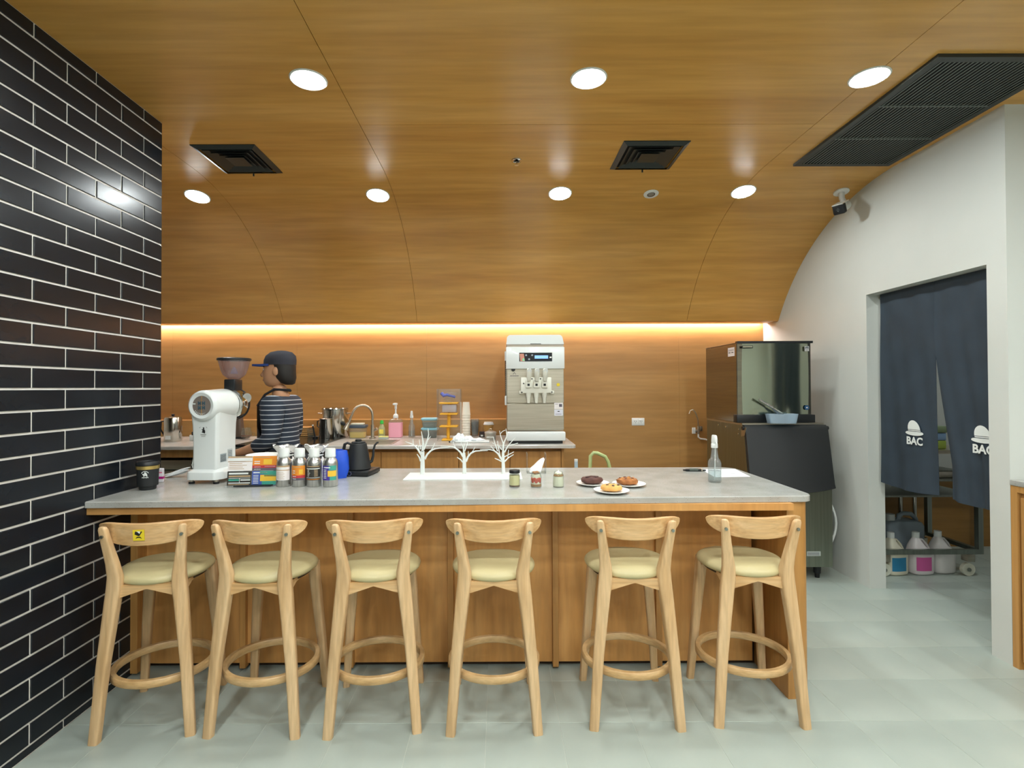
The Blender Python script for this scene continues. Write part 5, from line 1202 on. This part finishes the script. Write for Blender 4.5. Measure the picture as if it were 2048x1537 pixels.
# storeroom things seen under and between the curtain panels
t = thing('steel_trolley', 'stainless trolley on castors behind the curtain', 'trolley', (3.17, 3.80, 0))
for x, y in ((.362, .018), (-.362, .018), (.362, .47), (-.362, .47)): B().box(x-.018, x+.018, y-.018, y+.018, .20, .93).obj('post', M_STEELD, t, smooth=0)
for y in (0.0, .47): B().box(-.38, .38, y, y+.022, .165, .20).obj('rail', M_STEELD, t, smooth=0)
for x in (-.362, .362): B().box(x-.018, x+.018, .022, .47, .17, .20).obj('rail', M_STEELD, t, smooth=0)
B().box(-.42, .42, -.02, .52, .905, .93).obj('worktop', M_STEEL, t, smooth=0)
for z in (.70, .585): B().box(-.38, .38, .0, .48, z, z+.012).obj('shelf', M_STEELD, t, smooth=0)
for x, y in ((.29, .03), (-.33, .03), (.29, .45), (-.33, .45)):
    c = B().rbox(x-.028, x+.028, y-.03, y+.03, .108, .165, .006).obj('castor', M_STEEL, t)
    B().cyl((x-.006, y-.014, .048), (x-.006, y+.014, .048), .047, n=24).obj('wheel', mat('wheel_white', 'd9d8c6', .4), c); B().cyl((x-.006, y-.020, .048), (x-.006, y+.020, .048), .014, n=12).obj('hub', M_STEELD, c)
t = thing('storage_box', 'green and blue plastic box standing on the trolley', 'box', (3.20, 3.95, .931)); multi('box', [(B().rbox(-.14, .14, -.09, .09, 0, .062, .008), mat('lime', '8a9c3a', .5)), (B().rbox(-.14, .14, -.09, .09, .0625, .12, .008), mat('steel_blue', '6f8aa8', .5)), (B().rbox(-.145, .145, -.095, .095, .1205, .17, .008), mat('moss', '6e7d5c', .5))], t)
t = thing('tray_stack', 'shallow steel tray on the trolley middle shelf', 'tray', (3.17, 4.03, .713)); B().rbox(-.28, .28, -.16, .16, 0, .05, .008).obj('tray', M_STEEL, t); B().rbox(-.29, .29, -.17, .17, .0505, .056, .002, 1).obj('rim', M_STEELD, t)
t = thing('steel_rack', 'steel rack with round tube legs behind the trolley', 'rack', (3.45, 4.40, 0))
for x in (-.045, .075, .62): B().cyl((x, 0, 0), (x, 0, 1.0), .016, n=14).obj('leg', M_CHROME, t)
B().box(-.10, .66, -.03, .08, .62, .64).obj('shelf', M_STEELD, t, smooth=0)
def jug(x, y, label, lab, col, rz, h=.31, grp='white jugs on the floor under the trolley'):
    t = thing('plastic_jug', label, 'jug', (x, y, 0), rz, grp)
    k = h/.31; b = B()
    b.loft([sup(cx*k, 0, z*k, w*k, d*k, 24, 3) for z, w, d, cx in ((0, .070, .05, 0), (.006, .082, .060, 0), (.02, .086, .064, 0), (.15, .086, .064, 0), (.165, .084, .062, 0), (.20, .054, .05, -.024), (.24, .032, .034, -.030), (.262, .022, .022, -.03), (.268, .020, .020, -.03))])
    b.obj('body', mat('jug_'+col, col, .35), t, smooth=50)
    B().cyl((-.03*k, 0, .268*k), (-.03*k, 0, .308*k), .024*k, n=18).obj('cap', M_WP, t)
    B().tube([(-.012*k, 0, .255*k), (.018*k, 0, .25*k), (.052*k, 0, .215*k), (.075*k, 0, .175*k), (.078*k, 0, .155*k)], [.010*k, .011*k, .012*k, .012*k, .010*k], 10, flat=.8).obj('handle', mat('jug_'+col, col, .35), t)
    if lab: B().add([(-.075*k+.11*k*i/6, -(.0655*k)*(1-.35*abs((-.075+.11*i/6)/.086)**3), z) for z in (.035*k, .135*k) for i in range(7)], [(i, i+1, i+8, i+7) for i in range(6)]).obj('label', lab, t)
jug(2.955, 3.885, 'white jug with a blue label, nearest the door jamb', mat('jug_blue', '2f7fa8', .5), 'ded9c4', .2)
jug(3.150, 3.890, 'white jug with a pink label, between the other two white jugs', mat('jug_pink', 'cf5f9e', .5), 'e3dcdc', .1)
jug(3.335, 3.915, 'plain white jug without label next to the castor', None, 'ddd9d6', .15)
t = thing('grey_canister', 'larger grey canister with top handle behind the white jugs', 'canister', (3.19, 4.12, 0))
b = B(); b.loft([sup(0, 0, z, w, .075, 24, 5) for z, w in ((0, .14), (.01, .15), (.30, .15), (.33, .13), (.34, .10))]); b.obj('body', mat('canister_grey', '8b97a0', .4), t, smooth=50)
B().tube([(-.02, 0, .335), (-.015, 0, .375), (.02, 0, .39), (.08, 0, .385), (.115, 0, .35), (.125, 0, .31)], .017, 12, flat=.9).obj('handle', mat('canister_grey', '8b97a0', .4), t); B().cyl((-.085, 0, .335), (-.085, 0, .385), .032, n=18).obj('cap', M_WP, t)
# side cabinet at the right edge of the picture
sc_ = thing('side_cabinet', 'wood cabinet with flat doors at the right edge of the picture', 'cabinet', (0, 0, 0))
B().box(2.580, 3.15, .3, 2.590, 0, .903).obj('body', M_CAB, sc_, smooth=0)
B().box(2.560, 2.5795, 2.560, 2.592, .0, .903).obj('stile', M_POST, sc_, smooth=0); B().box(2.560, 2.5795, .3, 2.5595, .872, .903).obj('top_rail', M_POST, sc_, smooth=0)
for k in range(4): B().rbox(2.562, 2.5790, 2.545-.5*(k+1)+.004, 2.545-.5*k, .045, .848, .001, 1).obj('door', M_CAB, sc_, smooth=0)
o = B().rbox(2.555, 3.15, .3, 2.592, .9035, .930, .003).obj('side_worktop', M_STONE); tag(o, 'grey stone top of the wood cabinet at the right edge', 'worktop')

# ------------------------------------------------------------------ person behind the bar
def skin_mesh(name, joints, edges, m, parent, sub=2, root=0):
    me = bpy.data.meshes.new(name); me.from_pydata([j[0] for j in joints], edges, [])
    me.materials.append(m)
    o = bpy.data.objects.new(name, me); COL.objects.link(o)
    if parent: o.parent = parent
    sk = o.modifiers.new('skin', 'SKIN'); sk.use_smooth_shade = True; sk.branch_smoothing = .3
    if not me.skin_vertices: me.attributes.new('skin', 'FLOAT', 'POINT') if False else None
    bm = bmesh.new(); bm.from_mesh(me); ly = bm.verts.layers.skin.verify(); bm.verts.ensure_lookup_table()
    for i, j in enumerate(joints):
        r = j[1] if isinstance(j[1], (tuple, list)) else (j[1], j[1])
        bm.verts[i][ly].radius = r; bm.verts[i][ly].use_root = (i == root)
    bm.to_mesh(me); bm.free()
    s = o.modifiers.new('sub', 'SUBSURF'); s.levels = sub; s.render_levels = sub
    return o
P = thing('person', 'person in dark cap, striped top and black apron working behind the bar, facing left', 'person', (-1.475, 3.50, 0), math.radians(90))
# local frame: +Y is where the person faces, turned by rz so that they face left
SKN = mat('skin', 'b98a68', .55)
J = [((0, 0, .93), (.125, .095)), ((0, .0, 1.10), (.115, .085)), ((0, -.005, 1.25), (.13, .09)), ((0, -.005, 1.34), (.075, .06)), ((0, .01, 1.385), (.05, .05)), ((0, .02, 1.43), (.05, .05)),
     ((-.09, 0, .88), .085), ((-.095, .01, .50), .058), ((-.095, -.02, .09), .040), ((-.095, .03, .035), .034), ((-.095, .13, .025), .026),
     ((.09, 0, .88), .085), ((.095, .01, .50), .058), ((.095, -.02, .09), .040), ((.095, .03, .035), .034), ((.095, .13, .025), .026),
     ((-.15, -.01, 1.295), .050), ((-.195, -.02, 1.06), .040), ((-.165, .19, .99), .030), ((-.155, .235, .985), .025),
     ((.15, -.01, 1.295), .050), ((.195, -.02, 1.06), .040), ((.165, .19, .99), .030), ((.155, .235, .985), .025)]
Eg = [(0, 1), (1, 2), (2, 3), (3, 4), (4, 5), (0, 6), (6, 7), (7, 8), (8, 9), (9, 10), (0, 11), (11, 12), (12, 13), (13, 14), (14, 15), (2, 16), (16, 17), (17, 18), (18, 19), (2, 20), (20, 21), (21, 22), (22, 23)]
def finger_chain(h, s_):
    base = len(J)
    for k in range(4):
        x = h[0]+s_*(-.024+.016*k); ln = (.030, .036, .034, .027)[k]
        J.append(((x, h[1]+.045, h[2]-.002), .0095)); J.append(((x, h[1]+.045+ln*.8, h[2]-.014), .0085)); J.append(((x, h[1]+.045+ln*1.1, h[2]-.038), .0072))
        q = len(J)-3; Eg.extend([(hi, q), (q, q+1), (q+1, q+2)])
    J.append(((h[0]-s_*.036, h[1]+.018, h[2]-.012), .0105)); J.append(((h[0]-s_*.044, h[1]+.045, h[2]-.028), .009)); q = len(J)-2; Eg.extend([(hi, q), (q, q+1)])
for hi, s_ in ((19, -1), (23, 1)): finger_chain(J[hi][0], s_)
body = skin_mesh('body', J, Eg, SKN, P)
# head
def blob(secs, n=28):
    b = B(); S = []
    for z, cy, ry, rx in secs:
        S.append([(rx*math.cos(2*PI*k/n), cy+ry*math.sin(2*PI*k/n), z) for k in range(n)])
    return b.loft(S)
hd = blob([(1.412, .045, .035, .030), (1.425, .045, .055, .045), (1.45, .038, .075, .060), (1.48, .028, .086, .068), (1.51, .022, .092, .073), (1.545, .016, .096, .076), (1.58, .010, .095, .075), (1.61, .006, .084, .066), (1.632, .002, .055, .045), (1.64, 0, .02, .016)])
head = hd.obj('head', SKN, P, smooth=70)
B().loft([sup(0, y, z, w, d, 10, 2.2) for z, y, w, d in ((1.480, .118, .015, .012), (1.492, .122, .016, .018), (1.515, .112, .010, .012), (1.535, .104, .007, .007))]).obj('nose', SKN, head, smooth=70)
for sx in (-1, 1):
    B().sphere((sx*.030, .098, 1.528), (.013, .008, .008), 12, 8).obj('eye', mat('eye_white', 'e8e6e0', .3), head); B().sphere((sx*.030, .1045, 1.528), (.006, .0035, .006), 10, 6).obj('iris', mat('iris', '2c1d14', .3), head)
    B().tube([(sx*.047, .090, 1.544), (sx*.030, .105, 1.550), (sx*.014, .107, 1.546)], .004, 6).obj('eyebrow', mat('hair_black', '1d1814', .6), head)
    B().sphere((sx*.076, .005, 1.515), (.010, .020, .030), 12, 8).obj('ear', SKN, head)
B().tube([(-.022, .104, 1.455), (-.010, .112, 1.458), (.010, .112, 1.458), (.022, .104, 1.455)], [.003, .006, .006, .003], 8).obj('mouth', mat('lips', '9c5a4e', .5), head)
hr = blob([(1.425, -.055, .020, .030), (1.435, -.050, .042, .052), (1.47, -.032, .068, .073), (1.51, -.018, .080, .079), (1.56, -.010, .088, .080), (1.585, -.004, .090, .080)]); hr.obj('hair', mat('hair_black', '1d1814', .6), head, smooth=70)
cap = blob([(1.560, .006, .106, .086), (1.59, .004, .106, .086), (1.62, 0, .098, .079), (1.645, -.004, .070, .058), (1.655, -.006, .03, .025), (1.657, -.006, .004, .004)]).obj('cap', mat('cap_dark', '2b2b33', .8), P, smooth=70)
bp_ = [(.080*math.cos(a), .075+.115*math.sin(a)) for a in [PI*k/14 for k in range(15)]]+[(-.080, .05), (.080, .05)]
b = B(); b.prism(bp_, 0, .014); b.v = [(x, y, 1.563+z-.5*(abs(x))**2*4-.10*max(0, y-.08)) for x, y, z in b.v]
b.obj('brim', mat('cap_blue', '1f3a78', .7), cap, smooth=60, label='blue cap brim')
# clothes
M_STR = stripes('striped_knit', '202a38', 'a9adb2', .030, .17)
TJ = [((0, 0, .90), (.172, .135)), ((0, 0, 1.02), (.165, .13)), ((0, 0, 1.12), (.155, .12)), ((0, -.005, 1.25), (.145, .104)), ((0, -.005, 1.335), (.085, .070)), ((-.15, -.01, 1.300), .092), ((-.194, -.02, 1.07), .060), ((-.176, .11, 1.018), .046), ((.15, -.01, 1.300), .092), ((.194, -.02, 1.07), .060), ((.176, .11, 1.018), .046)]
skin_mesh('striped_top', TJ, [(0, 1), (1, 2), (2, 3), (3, 4), (3, 5), (5, 6), (6, 7), (3, 8), (8, 9), (9, 10)], M_STR, P)
skin_mesh('trousers', [((0, 0, .92), (.145, .112)), ((-.09, 0, .86), .100), ((-.097, .01, .50), .075), ((-.097, -.015, .09), .066), ((.09, 0, .86), .100), ((.097, .01, .50), .075), ((.097, -.015, .09), .066)], [(0, 1), (1, 2), (2, 3), (0, 4), (4, 5), (5, 6)], mat('trousers', '23262c', .85), P)
for sx in (-1, 1): B().loft([sup(sx*.096, y, z, w, d, 16, 2.6) for z, y, w, d in ((0, .05, .045, .125), (.02, .05, .048, .128), (.05, .04, .045, .11), (.09, -.01, .042, .06), (.11, -.015, .042, .05))]).obj('shoe', mat('shoe', '1b1b1d', .6), P, smooth=60)
b = B(); S = []; F = []
for j in range(19):
    z = 1.29-.84*j/18; wa = .55 if z > 1.1 else 1.35; 
    wa = .55+.8*min(1, max(0, (1.16-z)/.10))
    for i in range(17):
        a = PI/2+wa*(-1+2*i/16); rx = .175+.015*max(0, 1-z); ry = .133+.02*max(0, 1-z)
        S.append((rx*math.cos(a), ry*math.sin(a), z))
for j in range(18):
    for i in range(16): k = j*17+i; F.append((k, k+1, k+18, k+17))
b.add(S, F); b.add([(x*1.03, y*1.03, z) for x, y, z in S], [f[::-1] for f in F])
ap = b.obj('apron', mat('apron_black', '17181d', .85), P, smooth=70)
for sx in (-1, 1): B().tube([(sx*.085, .118, 1.285), (sx*.07, .075, 1.36), (sx*.055, .02, 1.395), (sx*.03, -.05, 1.39), (0, -.065, 1.385)], .008, 8).obj('strap', mat('apron_black', '17181d', .85), ap)
B().tube([(.178*math.cos(a), .137*math.sin(a), 1.0) for a in [PI*(1.0+k/10) for k in range(11)]], .008, 8).obj('waist_tie', mat('apron_black', '17181d', .85), ap)
